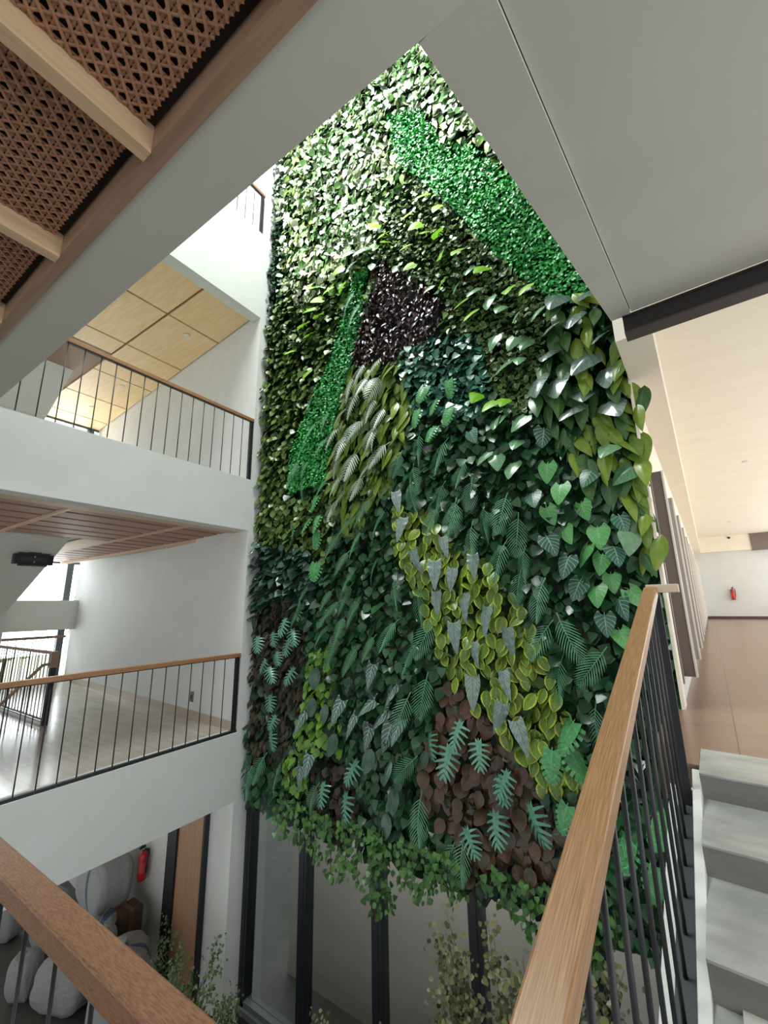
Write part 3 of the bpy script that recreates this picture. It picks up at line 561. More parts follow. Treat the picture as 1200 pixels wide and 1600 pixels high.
sbox('trim_hall_pillar', (1.62, HE - 0.30, 1.90), (2.7, HE, HC), LOUVER, 'dark frame head at the hall end by the daylight opening', 'trim', H)
sbox('trim_hall_bulkhead', (HX, 3.3, 1.93), (-0.048, HE - .25, HC), CREAM, 'cream boxed bulkhead running along the hall wall', 'bulkhead', H)
sbox('wall_hall_left', (HX - 0.16, 4.23, 1.24), (HX, HE, HC), CREAM, 'cream wall band above the shutter row', 'wall', H)
sbox('wall_hall_end_pier', (HX - 0.012, 4.02, -2.4), (HX + .012, 4.23, HC), CREAM, 'cream wall end between the plants and the shutters', 'wall', H)
sbox('wall_hall_plinth', (HX - 0.16, 4.23, -0.9), (HX, HE, -0.66), WHITE, 'low white plinth under the shutter row', 'plinth', H)
y = 4.24; n = 4
while y < HE - 1.4:
    t = bpy.data.objects.new('window_%d' % n, None); C.objects.link(t); t.location = H((HX, y, -0.66)); t.rotation_euler = (0, 0, -TH)
    struct(t, '%s bay from the plants of the brown framed shutters along the hall' % ordinal(n - 4), 'shutter')
    f = MB(); f.box((-0.10, 0.0, 0), (0.02, 0.06, 1.90)); f.box((-0.10, 0.0, 1.84), (0.0, 1.36, 1.90)); f.box((-0.10, 0.0, 0), (0.0, 1.36, 0.05)); f.build('shutter_frame', LOUVER, t)
    f = MB(); f.box((-0.05, 0.06, 0.05), (-0.01, 1.36, 1.84)); f.build('panel', BLIND, t)
    f = MB(); f.box((-0.02, 0.42, 0.0), (0.085, 0.47, 1.88)); leaf_ = f.build('folded_leaf', LOUVER if n == 4 else mat('grey_shutter_leaf', (0.42, 0.38, 0.36), 0.45), t)  # first leaf's shade is put into its darker colour
    f = MB(); f.box((0.085, 0.40, 0.0), (0.10, 0.49, 1.88)); f.build('edge_stile', mat('pale_edge_stile', (0.70, 0.66, 0.60), 0.4), leaf_)
    f = MB(); f.box((-0.02, 1.0, 0.0), (0.06, 1.05, 1.88)); f.build('folded_leaf', mat('grey_brown_leaf', (0.20, 0.17, 0.155), 0.45), t)
    y += 1.36; n += 1
extinguisher(H((0.75, HE - 0.10, -0.05)), R(20), 1.0, 'small red fire extinguisher on the white far hall wall')
downlight(H((0.92, 10.2, HC - 0.002)), 'recessed downlight in the hall ceiling nearer the steel beam')
downlight(H((0.90, 18.1, HC - 0.002)), 'recessed downlight in the hall ceiling near the far end')
t = thing('dome_camera', 'tiny black dome camera high on the far hall bulkhead', 'camera', H((0.97, HE - 0.27, 2.47)))
q = MB(); q.lathe([(0.05, 0), (0.05, 0.03)], (0, 0, 0), 16); q.build('mount', BLACK, t, True)
q = MB(); q.lathe([(0.012, -0.045), (0.035, -0.03), (0.045, 0.0)], (0, 0, 0), 16); q.build('dome', BLACK, t, True)

# ------------------------------------------------------------------ gallery fittings
def emergency_light(loc, label):
    t = thing('emergency_light', label, 'light', loc)
    q = MB(); q.box((-0.05, -0.24, -0.075), (0.05, 0.24, 0.075)); q.build('housing', BLACK, t, bevel=0.008)
    q = MB(); q.box((-0.04, -0.17, -0.10), (0.04, 0.17, -0.076)); q.box((-0.04, -0.19, 0.076), (0.04, 0.19, 0.10)); q.build('bracket', CHAR, t)
    q = MB(); q.box((0.05, -0.16, -0.03), (0.058, 0.16, 0.03)); dif = q.build('diffuser', mat('smoked_plastic', (0.05, 0.05, 0.055), 0.25), t)
    for z in (-0.04, 0.04):
        q = MB(); q.lathe([(0.010, 0), (0.006, 0.008)], (0, 0, 0), 10); o = q.build('indicator', BLIND, dif, True); o.location = (0.056, 0, z); o.rotation_euler = (0, R(90), 0)
    q = MB(); q.box((-0.03, -0.08, 0.10), (0.05, 0.08, 0.13)); q.build('mounting_plate', BLACK, t); t.scale = (1.12, 1.12, 1.12)
emergency_light((-8.83, 2.55, 0.85), 'black emergency light box under the sloping stair soffit of the lower gallery')
emergency_light((-8.89, 2.506, 5.18), 'black emergency light box peeking above the middle balcony handrail')
t = thing('wall_socket', 'small grey socket plate low on the gallery wall', 'socket', (-6.25, WY(-6.25) - 0.006, -1.33)); t.rotation_euler = (0, 0, ang)
q = MB(); q.box((-0.045, -0.008, -0.075), (0.045, 0.006, 0.075)); q.build('plate', mat('grey_plate', (0.16, 0.155, 0.15), 0.4), t, bevel=0.003)
q = MB(); q.box((-0.02, -0.012, -0.03), (0.02, -0.008, 0.03)); q.build('insert', BLACK, t)

# railing of the stair down in the lower gallery, with its newel
t = thing('stair_well_railing', 'black barred railing with newel post around the gallery stairwell', 'railing', (-7.776, 2.70, -1.635))
q = MB(); q.box((-0.05, -0.035, -0.28), (0.02, 0.035, 0.86)); q.build('newel_post', BLACK, t)
q = MB(); q.box((-0.06, -0.045, 0.80), (0.03, 0.045, 1.03)); q.build('newel_cap', WALNUT, t, bevel=0.004)
q = MB(); q.tube([(0, 0, 0.86), (0, -0.13, 0.85), (0, -0.30, 0.66), (0, -1.7, -0.90)], 0.022, 8); q.build('handrail', WALNUT, t)
q = MB(); q.box((-3.4, -0.022, 0.985), (-0.05, 0.022, 1.03)); q.build('handrail', WALNUT, t)
q = MB(); q.box((-3.4, -0.015, 0.06), (-0.05, 0.015, 0.08)); q.build('bottom_rail', BLACK, t)
for k in range(24):
    q = MB(); q.tube([(-0.19 - 0.135 * k, 0, 0.07), (-0.19 - 0.135 * k, 0, 0.99)], 0.007, 6); q.build('baluster', BLACK, t, True)
for k in range(1, 9):
    yy = -0.15 * k; zt = 0.83 - max(0, (0.15 * k - .13)) * 1.08
    q = MB(); q.tube([(0, yy, zt - 0.95), (0, yy, zt - 0.01)], 0.007, 6); q.build('baluster', BLACK, t, True)
sbox('wall_stairwell', (-11.4, 2.68, -2.2), (-7.80, 2.72, -1.60), WHITE, 'low white upstand edging the gallery stairwell', 'wall')
t = thing('window_railing', 'brown guard rail across the far gallery window', 'railing', (GX + 0.3, 2.0, -1.635))
q = MB(); q.box((0, -0.5, 1.0), (0.06, 2.35, 1.06)); q.build('handrail', WALNUT, t)
q = MB(); q.box((0.02, -0.5, 0.05), (0.04, 2.35, 0.09)); q.build('bottom_rail', WALNUT, t)
for k in range(20):
    q = MB(); q.tube([(0.03, -0.45 + 0.145 * k, 0.07), (0.03, -0.45 + 0.145 * k, 1.0)], 0.008, 6); q.build('baluster', BLACK, t, True)

# ------------------------------------------------------------------ the plant wall
def leaf_mat(name, c1, c2, rough=0.38, vein=None, edge=None, vein_n=7, blotch=None, spec=0.5, transl=0.0):
    """two-tone leaf: per-plant random tint, optional pale veins and coloured rim from the leaf's own UV"""
    m = bpy.data.materials.new(name); m.use_nodes = True; nt = m.node_tree; b = nt.nodes['Principled BSDF']; L = nt.links.new
    def N(t, **k):
        n = nt.nodes.new(t)
        for a, v in k.items(): setattr(n, a, v)
        return n
    def mth(op, a, bb=None, c=None):
        n = N('ShaderNodeMath', operation=op)
        for i, v in enumerate((a, bb, c)):
            if v is None: continue
            if isinstance(v, (int, float)): n.inputs[i].default_value = v
            else: L(v, n.inputs[i])
        return n.outputs[0]
    def mix(f, a, c):
        n = N('ShaderNodeMixRGB')
        if isinstance(f, (int, float)): n.inputs[0].default_value = f
        else: L(f, n.inputs[0])
        for i, v in ((1, a), (2, c)):
            if isinstance(v, tuple): n.inputs[i].default_value = (*v, 1)
            else: L(v, n.inputs[i])
        return n.outputs[0]
    oi = N('ShaderNodeObjectInfo'); at = N('ShaderNodeAttribute', attribute_name='tint')
    f = mth('FRACT', mth('ADD', oi.outputs['Random'], at.outputs['Fac']))
    col = mix(f, c1, c2)
    uv = N('ShaderNodeTexCoord'); sp = N('ShaderNodeSeparateXYZ'); L(uv.outputs['UV'], sp.inputs[0])
    u = mth('ABSOLUTE', mth('MULTIPLY_ADD', sp.outputs['X'], 2.0, -1.0)); v = sp.outputs['Y']
    if blotch:
        nz = N('ShaderNodeTexNoise'); nz.inputs['Scale'].default_value = 9.0; L(uv.outputs['UV'], nz.inputs['Vector'])
        col = mix(mth('GREATER_THAN', nz.outputs['Fac'], 0.56), col, blotch)
    if edge:
        col = mix(mth('SMOOTH_MIN', mth('MULTIPLY', mth('MAXIMUM', mth('SUBTRACT', u, 0.62), 0.0), 4.0), 1.0, 0.1), col, edge)
    if vein:
        w = mth('FRACT', mth('MULTIPLY', mth('SUBTRACT', v, mth('MULTIPLY', u, 0.30)), float(vein_n)))
        vv = mth('LESS_THAN', mth('ABSOLUTE', mth('SUBTRACT', w, 0.5)), 0.085)
        mid = mth('LESS_THAN', u, 0.05)
        col = mix(mth('MULTIPLY', mth('MAXIMUM', vv, mid), 0.8), col, vein)
    nv = N('ShaderNodeTexNoise'); nv.inputs['Scale'].default_value = 5.0; L(uv.outputs['Object'], nv.inputs['Vector'])
    col = mix(mth('MULTIPLY_ADD', nv.outputs['Fac'], 1.6, -0.45), mix(0.42, col, (0.008, 0.03, 0.008)), col)
    L(col, b.inputs['Base Color'])
    b.inputs['Roughness'].default_value = rough; b.inputs['Specular IOR Level'].default_value = spec
    if transl:
        tr = N('ShaderNodeBsdfTranslucent'); L(col, tr.inputs['Color']); ms = N('ShaderNodeMixShader'); ms.inputs[0].default_value = transl
        L(b.outputs[0], ms.inputs[1]); L(tr.outputs[0], ms.inputs[2]); L(ms.outputs[0], nt.nodes['Material Output'].inputs['Surface'])
    return m

def mesh_uv(name, V, F, UV, m, tint=None, smooth=True):
    me = bpy.data.meshes.new(name); me.from_pydata([tuple(v) for v in V], [], [tuple(f) for f in F]); me.materials.append(m)
    lay = me.uv_layers.new(name='UVMap'); idx = np.empty(len(me.loops), dtype=np.int32); me.loops.foreach_get('vertex_index', idx)
    lay.data.foreach_set('uv', np.asarray(UV, dtype=np.float32)[idx].ravel())
    if tint is not None:
        a = me.attributes.new('tint', 'FLOAT', 'POINT'); a.data.foreach_set('value', np.asarray(tint, dtype=np.float32))
    me.polygons.foreach_set('use_smooth', [smooth] * len(F)); me.update()
    return me

# a leaf lies along +Y (base at 0), its face towards +Z
def blade(width, n=9, fold=0.25, droop=0.28, notch=0.0, wave=0.0, stalk=0.0):
    """entire leaf: width(t) half width along the midrib; notch pulls the two base lobes back behind the stalk"""
    V, F, UV = [], [], []
    K = (-1.0, -0.62, -0.3, 0, 0.3, 0.62, 1.0)
    for i in range(n + 1):
        t = i / n; w = width(t)
        for k in K:
            x = k * w; y = t - notch * (k * k) * max(0.0, 1 - t * 2.6)
            z = -fold * abs(x) * (1 - .35 * abs(k)) - droop * t * t + wave * math.sin(t * 26) * abs(k) * w
            V.append((x, y, z)); UV.append((0.5 + k * 0.5, t))
    m = len(K)
    for i in range(n):
        for j in range(m - 1):
            F.append((i * m + j, i * m + j + 1, (i + 1) * m + j + 1, (i + 1) * m + j))
    if stalk:
        b = len(V)
        for (y, z) in ((0.06, -0.012), (-stalk * .5, -0.05), (-stalk, -0.16)):
            for x in (-0.02, 0.02): V.append((x, y, z)); UV.append((0.5, 0.5))
        F += [(b, b + 1, b + 3, b + 2), (b + 2, b + 3, b + 5, b + 4)]
    return V, F, UV
def lobed(n, length, angle, rootw, midw, tipw, droop=0.3, lobedroop=0.25, y0=0.04, y1=0.98, rib=0.014, core=None, seg=3):
    """a leaf cut into lobes or leaflets along its midrib"""
    V, F, UV = [], [], []
    def zc(y): return -droop * y * y
    for sgn in (-1, 1):
        for i in range(n):
            t = (i + 0.5) / n; yb = y0 + (y1 - y0) * (t if sgn > 0 else min(1, t + 0.25 / n)); Ln = length(t); a = angle(t)
            dx, dy = sgn * math.sin(a), math.cos(a); nx, ny = -dy, dx; sp = (y1 - y0) / n
            b = len(V)
            for s in range(seg + 1):
                q = s / seg
                w = (rootw * (1 - q) + midw * q if q < .5 else 0)
                w = sp * (np.interp(q, (0, .5, .85, 1.0), (rootw, midw, midw * .8, tipw)))
                bend = 0.10 * q * q * Ln
                cx, cy = dx * Ln * q, yb + dy * Ln * q + bend
                z = zc(yb) - lobedroop * Ln * q * q
                for e in (-1, 1):
                    V.append((cx + nx * w * e / 2, cy + ny * w * e / 2, z)); UV.append((0.5 + 0.5 * sgn * q, yb))
            for s in range(seg):
                k = b + 2 * s; F.append((k, k + 1, k + 3, k + 2) if sgn < 0 else (k + 1, k, k + 2, k + 3))
    b = len(V); R_ = 8
    for i in range(R_ + 1):
        y = y1 * i / R_ - (0.12 if i == 0 else 0)
        for x in (-1, 1): V.append((x * rib * (1 - .6 * i / R_), y, zc(max(y, 0)) + 0.006)); UV.append((0.5, y))
    for i in range(R_): F.append((b + 2 * i, b + 2 * i + 1, b + 2 * i + 3, b + 2 * i + 2))
    if core:
        b = len(V)
        for i in range(7):
            t = i / 6
            for k in (-1, 0, 1): V.append((k * core(t), t * .92 - .14 * abs(k) * max(0, 1 - 3 * t), zc(t) - .1 * abs(k) * core(t) + 0.003)); UV.append((0.5 + .25 * k, t))
        for i in range(6):
            for j in range(2): F.append((b + i * 3 + j, b + i * 3 + j + 1, b + i * 3 + j + 4, b + i * 3 + j + 3))
    return V, F, UV
def heartw(t, w=0.46): return w * (0.55 + 0.48 * math.sin(min(t, .24) / .24 * math.pi / 2) if t < .24 else 1.03 * max(0.0, (1 - t) / .76) ** 0.72)
def ovalw(t, w=0.33): return w * (math.sin(math.pi * min(1, t ** 0.8)) ** 0.75 if 0 < t < 1 else 0.0)
def lancew(t, w=0.19): return w * (math.sin(math.pi * t ** 0.72) ** 0.9 if 0 < t < 1 else 0.0)
def arroww(t, w=0.30): return w * (1 - t) ** 0.75 * (0.72 + 1.2 * min(t, .25)) if t < 1 else 0.0

PALMG = leaf_mat('palm_green', (0.065, 0.235, 0.115), (0.14, 0.36, 0.21), 0.28)
FERNG = leaf_mat('fern_green', (0.05, 0.17, 0.075), (0.10, 0.26, 0.125), 0.42)
FERNP = leaf_mat('pale_fern_green', (0.06, 0.25, 0.10), (0.11, 0.32, 0.17), 0.5)
SILVER = leaf_mat('silver_green', (0.24, 0.32, 0.22), (0.46, 0.52, 0.42), 0.33)
MONST = leaf_mat('monstera_green', (0.05, 0.27, 0.075), (0.11, 0.38, 0.13), 0.3, vein=(0.16, 0.48, 0.24), vein_n=6)
PHILO = leaf_mat('blue_green', (0.075, 0.25, 0.165), (0.15, 0.36, 0.26), 0.32)
HEARTG = leaf_mat('heart_green', (0.07, 0.31, 0.075), (0.14, 0.44, 0.14), 0.34, vein=(0.25, 0.48, 0.22), vein_n=6)
HEARTV = leaf_mat('dark_heart_white_veins', (0.02, 0.085, 0.055), (0.04, 0.14, 0.09), 0.34, vein=(0.36, 0.52, 0.42), vein_n=6)
HEARTP = leaf_mat('pale_glossy_heart', (0.10, 0.26, 0.12), (0.20, 0.36, 0.20), 0.24, vein=(0.18, 0.38, 0.18))
LIMEL = leaf_mat('lime_green', (0.27, 0.66, 0.025), (0.38, 0.75, 0.05), 0.4, transl=0.35)
SILVH = leaf_mat('silvery_heart', (0.10, 0.16, 0.13), (0.20, 0.26, 0.23), 0.22, vein=(0.05, 0.10, 0.07), vein_n=5, spec=0.8)
CRINK = leaf_mat('crinkled_grey_green', (0.20, 0.29, 0.26), (0.32, 0.41, 0.38), 0.3, vein=(0.06, 0.13, 0.10), vein_n=8)
ALOC = leaf_mat('alocasia_dark_white_veins', (0.035, 0.10, 0.075), (0.07, 0.15, 0.12), 0.28, vein=(0.62, 0.72, 0.68), vein_n=6)
RUBB = leaf_mat('dark_rubber_green', (0.035, 0.085, 0.06), (0.06, 0.12, 0.09), 0.24, vein=(0.07, 0.15, 0.10))
YEDGE = leaf_mat('green_with_yellow_edge', (0.085, 0.165, 0.015), (0.18, 0.29, 0.03), 0.33, edge=(0.55, 0.66, 0.05), vein=(0.22, 0.33, 0.045), vein_n=5)
REDL = leaf_mat('red_brown_leaf', (0.045, 0.024, 0.012), (0.125, 0.034, 0.020), 0.32, vein=(0.05, 0.06, 0.025), vein_n=5, edge=(0.13, 0.035, 0.028))
LANC = leaf_mat('glossy_yellow_green', (0.11, 0.21, 0.02), (0.26, 0.36, 0.035), 0.3, vein=(0.20, 0.30, 0.05), vein_n=7)
LANCD = leaf_mat('glossy_dark_green', (0.03, 0.105, 0.03), (0.07, 0.17, 0.04), 0.3, vein=(0.09, 0.18, 0.06), vein_n=7)
IVY = leaf_mat('ivy_green', (0.022, 0.10, 0.015), (0.09, 0.23, 0.04), 0.4)
STEM = mat('green_brown_stem', (0.08, 0.07, 0.03), 0.7)

PROTO = {}
def proto(kind, geo, m): PROTO[kind] = mesh_uv(kind, *geo, m)
palm_len = lambda t: 0.44 * (math.sin(math.pi * min(1.0, 0.16 + t * 0.84)) ** 0.6) * (1 - .25 * t)
proto('palm_frond', lobed(13, palm_len, lambda t: R(56 - 30 * t), 0.22, 0.34, 0.04, 0.40, 0.30), PALMG)
proto('fern_frond', lobed(17, lambda t: 0.235 * (1 - t) ** 0.55 * (0.55 + min(1, t * 5) * .45), lambda t: R(74 - 22 * t), 0.62, 0.55, 0.16, 0.45, 0.25), FERNG)
proto('pale_fern_frond', lobed(17, lambda t: 0.19 * (1 - t) ** 0.55 * (0.55 + min(1, t * 5) * .45), lambda t: R(72 - 22 * t), 0.62, 0.55, 0.16, 0.5, 0.25), FERNP)
proto('silver_frond', lobed(11, lambda t: 0.36 * (math.sin(math.pi * min(1, .2 + .8 * t)) ** .6), lambda t: R(66 - 30 * t), 0.62, 0.62, 0.12, 0.45, 0.4), SILVER)
proto('monstera_leaf', lobed(7, lambda t: 0.50 * (1 - t) ** .38 * (0.82 + .5 * min(t, .35)), lambda t: R(112 - 88 * t), 1.5, 1.06, 0.80, 0.22, 0.35, y0=0.0, y1=0.86, core=lambda t: 0.37 * (1 - t) ** .5 * (.7 + min(t, .3)), seg=4), MONST)
proto('split_philodendron', lobed(6, lambda t: 0.50 * (1 - t) ** .35 * (0.8 + .5 * min(t, .4)), lambda t: R(108 - 82 * t), 0.75, 0.62, 0.34, 0.25, 0.4, y0=0.02, y1=0.84, core=lambda t: 0.12 * (1 - t) ** .5), PHILO)
proto('heart_leaf', blade(heartw, 12, 0.20, 0.20, 0.24, stalk=.2), HEARTG)
proto('veined_heart_leaf', blade(heartw, 12, 0.20, 0.20, 0.24, stalk=.2), HEARTV)
proto('pale_heart_leaf', blade(heartw, 10, 0.32, 0.30, 0.20, stalk=.2), HEARTP)
proto('lime_leaf', blade(lambda t: heartw(t, .42), 10, 0.25, 0.25, 0.14, stalk=.25), LIMEL)
proto('silver_heart_leaf', blade(lambda t: heartw(t, .50), 10, 0.38, 0.30, 0.20, wave=.03, stalk=.2), SILVH)
proto('crinkled_leaf', blade(lambda t: arroww(t, .30), 22, 0.3, 0.3, 0.12, wave=.10), CRINK)
proto('veined_alocasia', blade(lambda t: arroww(t, .31), 18, 0.25, 0.25, 0.16, wave=.05), ALOC)
proto('rubber_leaf', blade(lambda t: ovalw(t, .30), 10, 0.25, 0.22), RUBB)
proto('yellow_edged_leaf', blade(lambda t: ovalw(t, .36), 9, 0.25, 0.25, stalk=.15), YEDGE)
proto('red_brown_leaf', blade(lambda t: ovalw(t, .40), 9, 0.22, 0.25, stalk=.15), REDL)
proto('pointed_leaf', blade(lambda t: lancew(t, .20), 10, 0.4, 0.35), LANC)
proto('dark_pointed_leaf', blade(lambda t: lancew(t, .22), 10, 0.4, 0.35), LANCD)

SPEC = {  # size, out, down, side drift, jitter, words, category
 'palm_frond': (0.345, 0.42, 0.95, -0.30, 0.30, 'feathery dark green palm frond', 'palm frond'),
 'fern_frond': (0.345, 0.50, 0.80, -0.55, 0.20, 'drooping matte green fern frond', 'fern'),
 'pale_fern_frond': (0.36, 0.50, 0.80, -0.50, 0.25, 'pale fern frond on the bright green strip', 'fern'),
 'silver_frond': (0.34, 0.60, 0.70, -0.45, 0.22, 'silvery cut frond among yellow-green leaves', 'fern'),
 'monstera_leaf': (0.25, 0.35, 0.95, -0.10, 0.25, 'slotted bright green monstera leaf', 'monstera'),
 'split_philodendron': (0.26, 0.40, 0.90, 0.15, 0.35, 'blue-green deeply lobed leaf', 'philodendron'),
 'heart_leaf': (0.185, 0.35, 0.95, -0.05, 0.42, 'bright green heart-shaped leaf near the upper handrail', 'heart leaf'),
 'veined_heart_leaf': (0.185, 0.35, 0.95, 0.0, 0.42, 'dark heart-shaped leaf with whitish veins', 'heart leaf'),
 'pale_heart_leaf': (0.19, 0.65, 0.70, -0.35, 0.30, 'pale glossy heart-shaped leaf', 'heart leaf'),
 'lime_leaf': (0.20, 0.70, 0.60, -0.35, 0.35, 'lime green leaf standing out of the upper foliage', 'lime leaf'),
 'silver_heart_leaf': (0.25, 0.75, 0.60, -0.20, 0.30, 'large silvery grey heart-shaped leaf', 'heart leaf'),
 'crinkled_leaf': (0.27, 0.35, 0.95, 0.10, 0.20, 'crinkled grey-green arrow-shaped leaf', 'arrow leaf'),
 'veined_alocasia': (0.30, 0.40, 0.90, -0.30, 0.30, 'dark arrow-shaped leaf with white zigzag veins', 'arrow leaf'),
 'rubber_leaf': (0.25, 0.35, 0.95, -0.25, 0.25, 'dark oval rubber plant leaf', 'rubber plant leaf'),
}
def orient(D, Nn):
    D = D.normalized(); Nn = (Nn - D * Nn.dot(D)).normalized(); S = D.cross(Nn)
    return Matrix(((S.x, D.x, Nn.x, 0), (S.y, D.y, Nn.y, 0), (S.z, D.z, Nn.z, 0), (0, 0, 0, 1)))
def place(kind, x, z, size, out, down, side, jit, depth, group, label, cat):
    D = Vector((side + rng.normal(0, jit), -(out + rng.normal(0, jit * .5)), -(down + rng.normal(0, jit * .4))))
    Nn = Vector((rng.normal(0, .32), -0.75, (0.55 if z < 2 else max(0.1, 0.62 - 0.13 * (z - 2))) + rng.normal(0, .18)))
    M = orient(D, Nn); s = size * float(rng.uniform(.86, 1.14))
    o = bpy.data.objects.new(kind, PROTO[kind]); C.objects.link(o)
    dn = D.normalized() * (s * 0.5)                     # recorded spot is the leaf's middle
    o.matrix_world = Matrix.Translation((x - dn.x, 4.18 - depth - 0.0, z - dn.z)) @ M @ Matrix.Scale(s, 4)
    tag(o, label, cat, group); return o
for kind, pts in PLANTS.items():
    sz_, out, down, side, jit, words_, cat = SPEC[kind]
    pts = sorted((min(0.04, max(-4.95, x)), z) for x, z in pts)
    for i, (x, z) in enumerate(pts):
        s = sz_ * (0.8 if kind == 'split_philodendron' and x < -3.6 else 1.0) * (0.85 if kind == 'monstera_leaf' and z > 0 else 1)
        place(kind, x, z, s, out, down, side, jit, float(rng.uniform(.17, .22)), kind.replace('_', ' ') + 's of the plant wall',
              '%s, %s from the left of its kind' % (words_, ordinal(i)), cat)

# zones and filler foliage
def inpoly(px, pz, poly):
    n = len(poly); r = np.zeros(len(px), bool); j = n - 1
    for i in range(n):
        xi, zi = poly[i]; xj, zj = poly[j]
        c = ((zi > pz) != (zj > pz)) & (px < (xj - xi) * (pz - zi) / (zj - zi + 1e-12) + xi); r ^= c; j = i
    return r
ORDER = ['purple', 'moss_left', 'moss_right', 'yellow_edged', 'red', 'maroon', 'maroon2', 'teal', 'lanceolate', 'yellow_long', 'dark_rosette', 'lime_fill', 'olive', 'variegated', 'edge_small', 'top_yellow']
XL, XR, ZB, ZT = -4.97, 0.05, -2.5, 8.5
def zone_of(px, pz):
    z = np.full(len(px), -1)
    for i in range(len(ORDER) - 1, -1, -1): z[inpoly(px, pz, ZONES[ORDER[i]])] = i
    return z
def grid(density, jit=0.5, x0=XL, x1=XR, z0=ZB, z1=ZT):
    s = 1 / math.sqrt(density); gx, gz = np.meshgrid(np.arange(x0, x1, s), np.arange(z0, z1, s)); gx, gz = gx.ravel(), gz.ravel()
    return gx + rng.uniform(-jit, jit, len(gx)) * s, gz + rng.uniform(-jit, jit, len(gz)) * s
TPL = {'oval': ((0, 0, 0), (-.40, .34, 0), (0, .34, -.08), (.40, .34, 0), (-.33, .68, -.03), (0, .68, -.1), (.33, .68, -.03), (0, 1, -.16)),
       'lance': ((0, 0, 0), (-.24, .30, 0), (0, .30, -.07), (.24, .30, 0), (-.18, .66, -.05), (0, .66, -.12), (.18, .66, -.05), (0, 1, -.25)),
       'heart': ((0, .05, 0), (-.46, .08, 0), (0, .30, -.07), (.46, .08, 0), (-.38, .50, -.03), (0, .60, -.08), (.38, .50, -.03), (0, 1, -.16)),
       'round': ((0, 0, 0), (-.50, .32, 0), (0, .32, -.08), (.50, .32, 0), (-.40, .74, 0), (0, .74, -.06), (.40, .74, 0), (0, 1, -.02))}
TF = np.array([(0, 2, 1, 1), (0, 3, 2, 2), (1, 2, 5, 4), (2, 3, 6, 5), (4, 5, 7, 7), (5, 6, 7, 7)])
def leaf_cloud(name, X, Z, m, shape, l0, l1, out=0.5, down=0.8, side=-0.15, jit=0.4, dmin=0.0, dmax=0.13, ybase=4.18, Y=None, nup=0.6):
    n = len(X); T = np.array(TPL[shape], float); k = len(T)
    YB_ = None
    if Y is None: Y = YB_ = ybase - rng.uniform(dmin, dmax, n)
    D = np.stack([side + rng.normal(0, jit, n), -(out + rng.normal(0, jit * .6, n)), -(down + rng.normal(0, jit * .6, n))], 1)
    D /= np.linalg.norm(D, axis=1)[:, None]
    Nn = np.stack([rng.normal(0, .35, n), -0.7 + rng.normal(0, .2, n), nup + rng.normal(0, .3, n)], 1)
    Nn -= D * (Nn * D).sum(1)[:, None]; Nn /= np.linalg.norm(Nn, axis=1)[:, None]; S = np.cross(D, Nn)
    Ls = rng.uniform(l0, l1, n)
    P = np.stack([X, Y, Z], 1) - D * (Ls * .4)[:, None] * np.array([1, 0, 1])
    V = P[:, None, :] + Ls[:, None, None] * (T[None, :, 0:1] * S[:, None, :] + T[None, :, 1:2] * D[:, None, :] + T[None, :, 2:3] * Nn[:, None, :])
    V = V.reshape(-1, 3); V[:, 1] = np.minimum(V[:, 1], 4.178) if Y is YB_ else V[:, 1]
    if Y is YB_: V[:, 0] = np.clip(V[:, 0], -4.995, 0.012)
    base = (np.arange(n) * k)[:, None, None]
    F = (TF[None] + base).reshape(-1, 4).tolist(); F = [tuple(f[:3]) if f[2] == f[3] else tuple(f) for f in F]
    UV = np.tile(np.stack([T[:, 0] / (np.abs(T[:, 0]).max() * 2) + .5, T[:, 1]], 1), (n, 1)); tint = np.repeat(rng.uniform(0, 1, n), k)
    o = bpy.data.objects.new(name, mesh_uv(name, V, F, UV, m, tint)); C.objects.link(o); return o
def stuff(o, label, cat='foliage'): return tag(o, label, cat, kind='stuff')

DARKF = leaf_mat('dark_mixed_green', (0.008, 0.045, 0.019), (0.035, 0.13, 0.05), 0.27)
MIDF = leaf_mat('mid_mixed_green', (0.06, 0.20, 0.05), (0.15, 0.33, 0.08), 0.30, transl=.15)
OLIVE = leaf_mat('olive_leaf', (0.075, 0.14, 0.025), (0.15, 0.24, 0.05), 0.32)
VARI = leaf_mat('variegated_small_leaf', (0.06, 0.14, 0.03), (0.11, 0.20, 0.04), 0.35, edge=(0.50, 0.55, 0.28))
TEAL = leaf_mat('teal_glossy_leaf', (0.04, 0.17, 0.11), (0.08, 0.25, 0.17), 0.26, spec=.7)
MOSS = leaf_mat('bright_green_box', (0.015, 0.33, 0.045), (0.07, 0.55, 0.11), 0.45)
PURP = leaf_mat('dark_purple_leaf', (0.022, 0.006, 0.012), (0.075, 0.012, 0.028), 0.27, spec=.6)
MAROON = leaf_mat('maroon_brown_leaf', (0.030, 0.018, 0.012), (0.065, 0.030, 0.018), 0.45)
LIMEF = leaf_mat('fresh_lime_leaf', (0.11, 0.28, 0.03), (0.20, 0.40, 0.05), 0.36)
ROSET = leaf_mat('dark_rosette_leaf', (0.025, 0.075, 0.05), (0.07, 0.13, 0.10), 0.28, spec=.7)
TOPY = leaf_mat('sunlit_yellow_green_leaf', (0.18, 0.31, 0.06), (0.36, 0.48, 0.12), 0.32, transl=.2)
GLAREL = leaf_mat('leaf_with_sun_glare', (0.16, 0.25, 0.07), (0.70, 0.72, 0.56), 0.28, edge=(0.72, 0.74, 0.62), spec=.6, transl=.2)  # overexposed daylight on green leaves, put into the colour as a pale tone
UNDER = leaf_mat('shaded_under_leaf', (0.006, 0.025, 0.010), (0.015, 0.05, 0.018), 0.5)

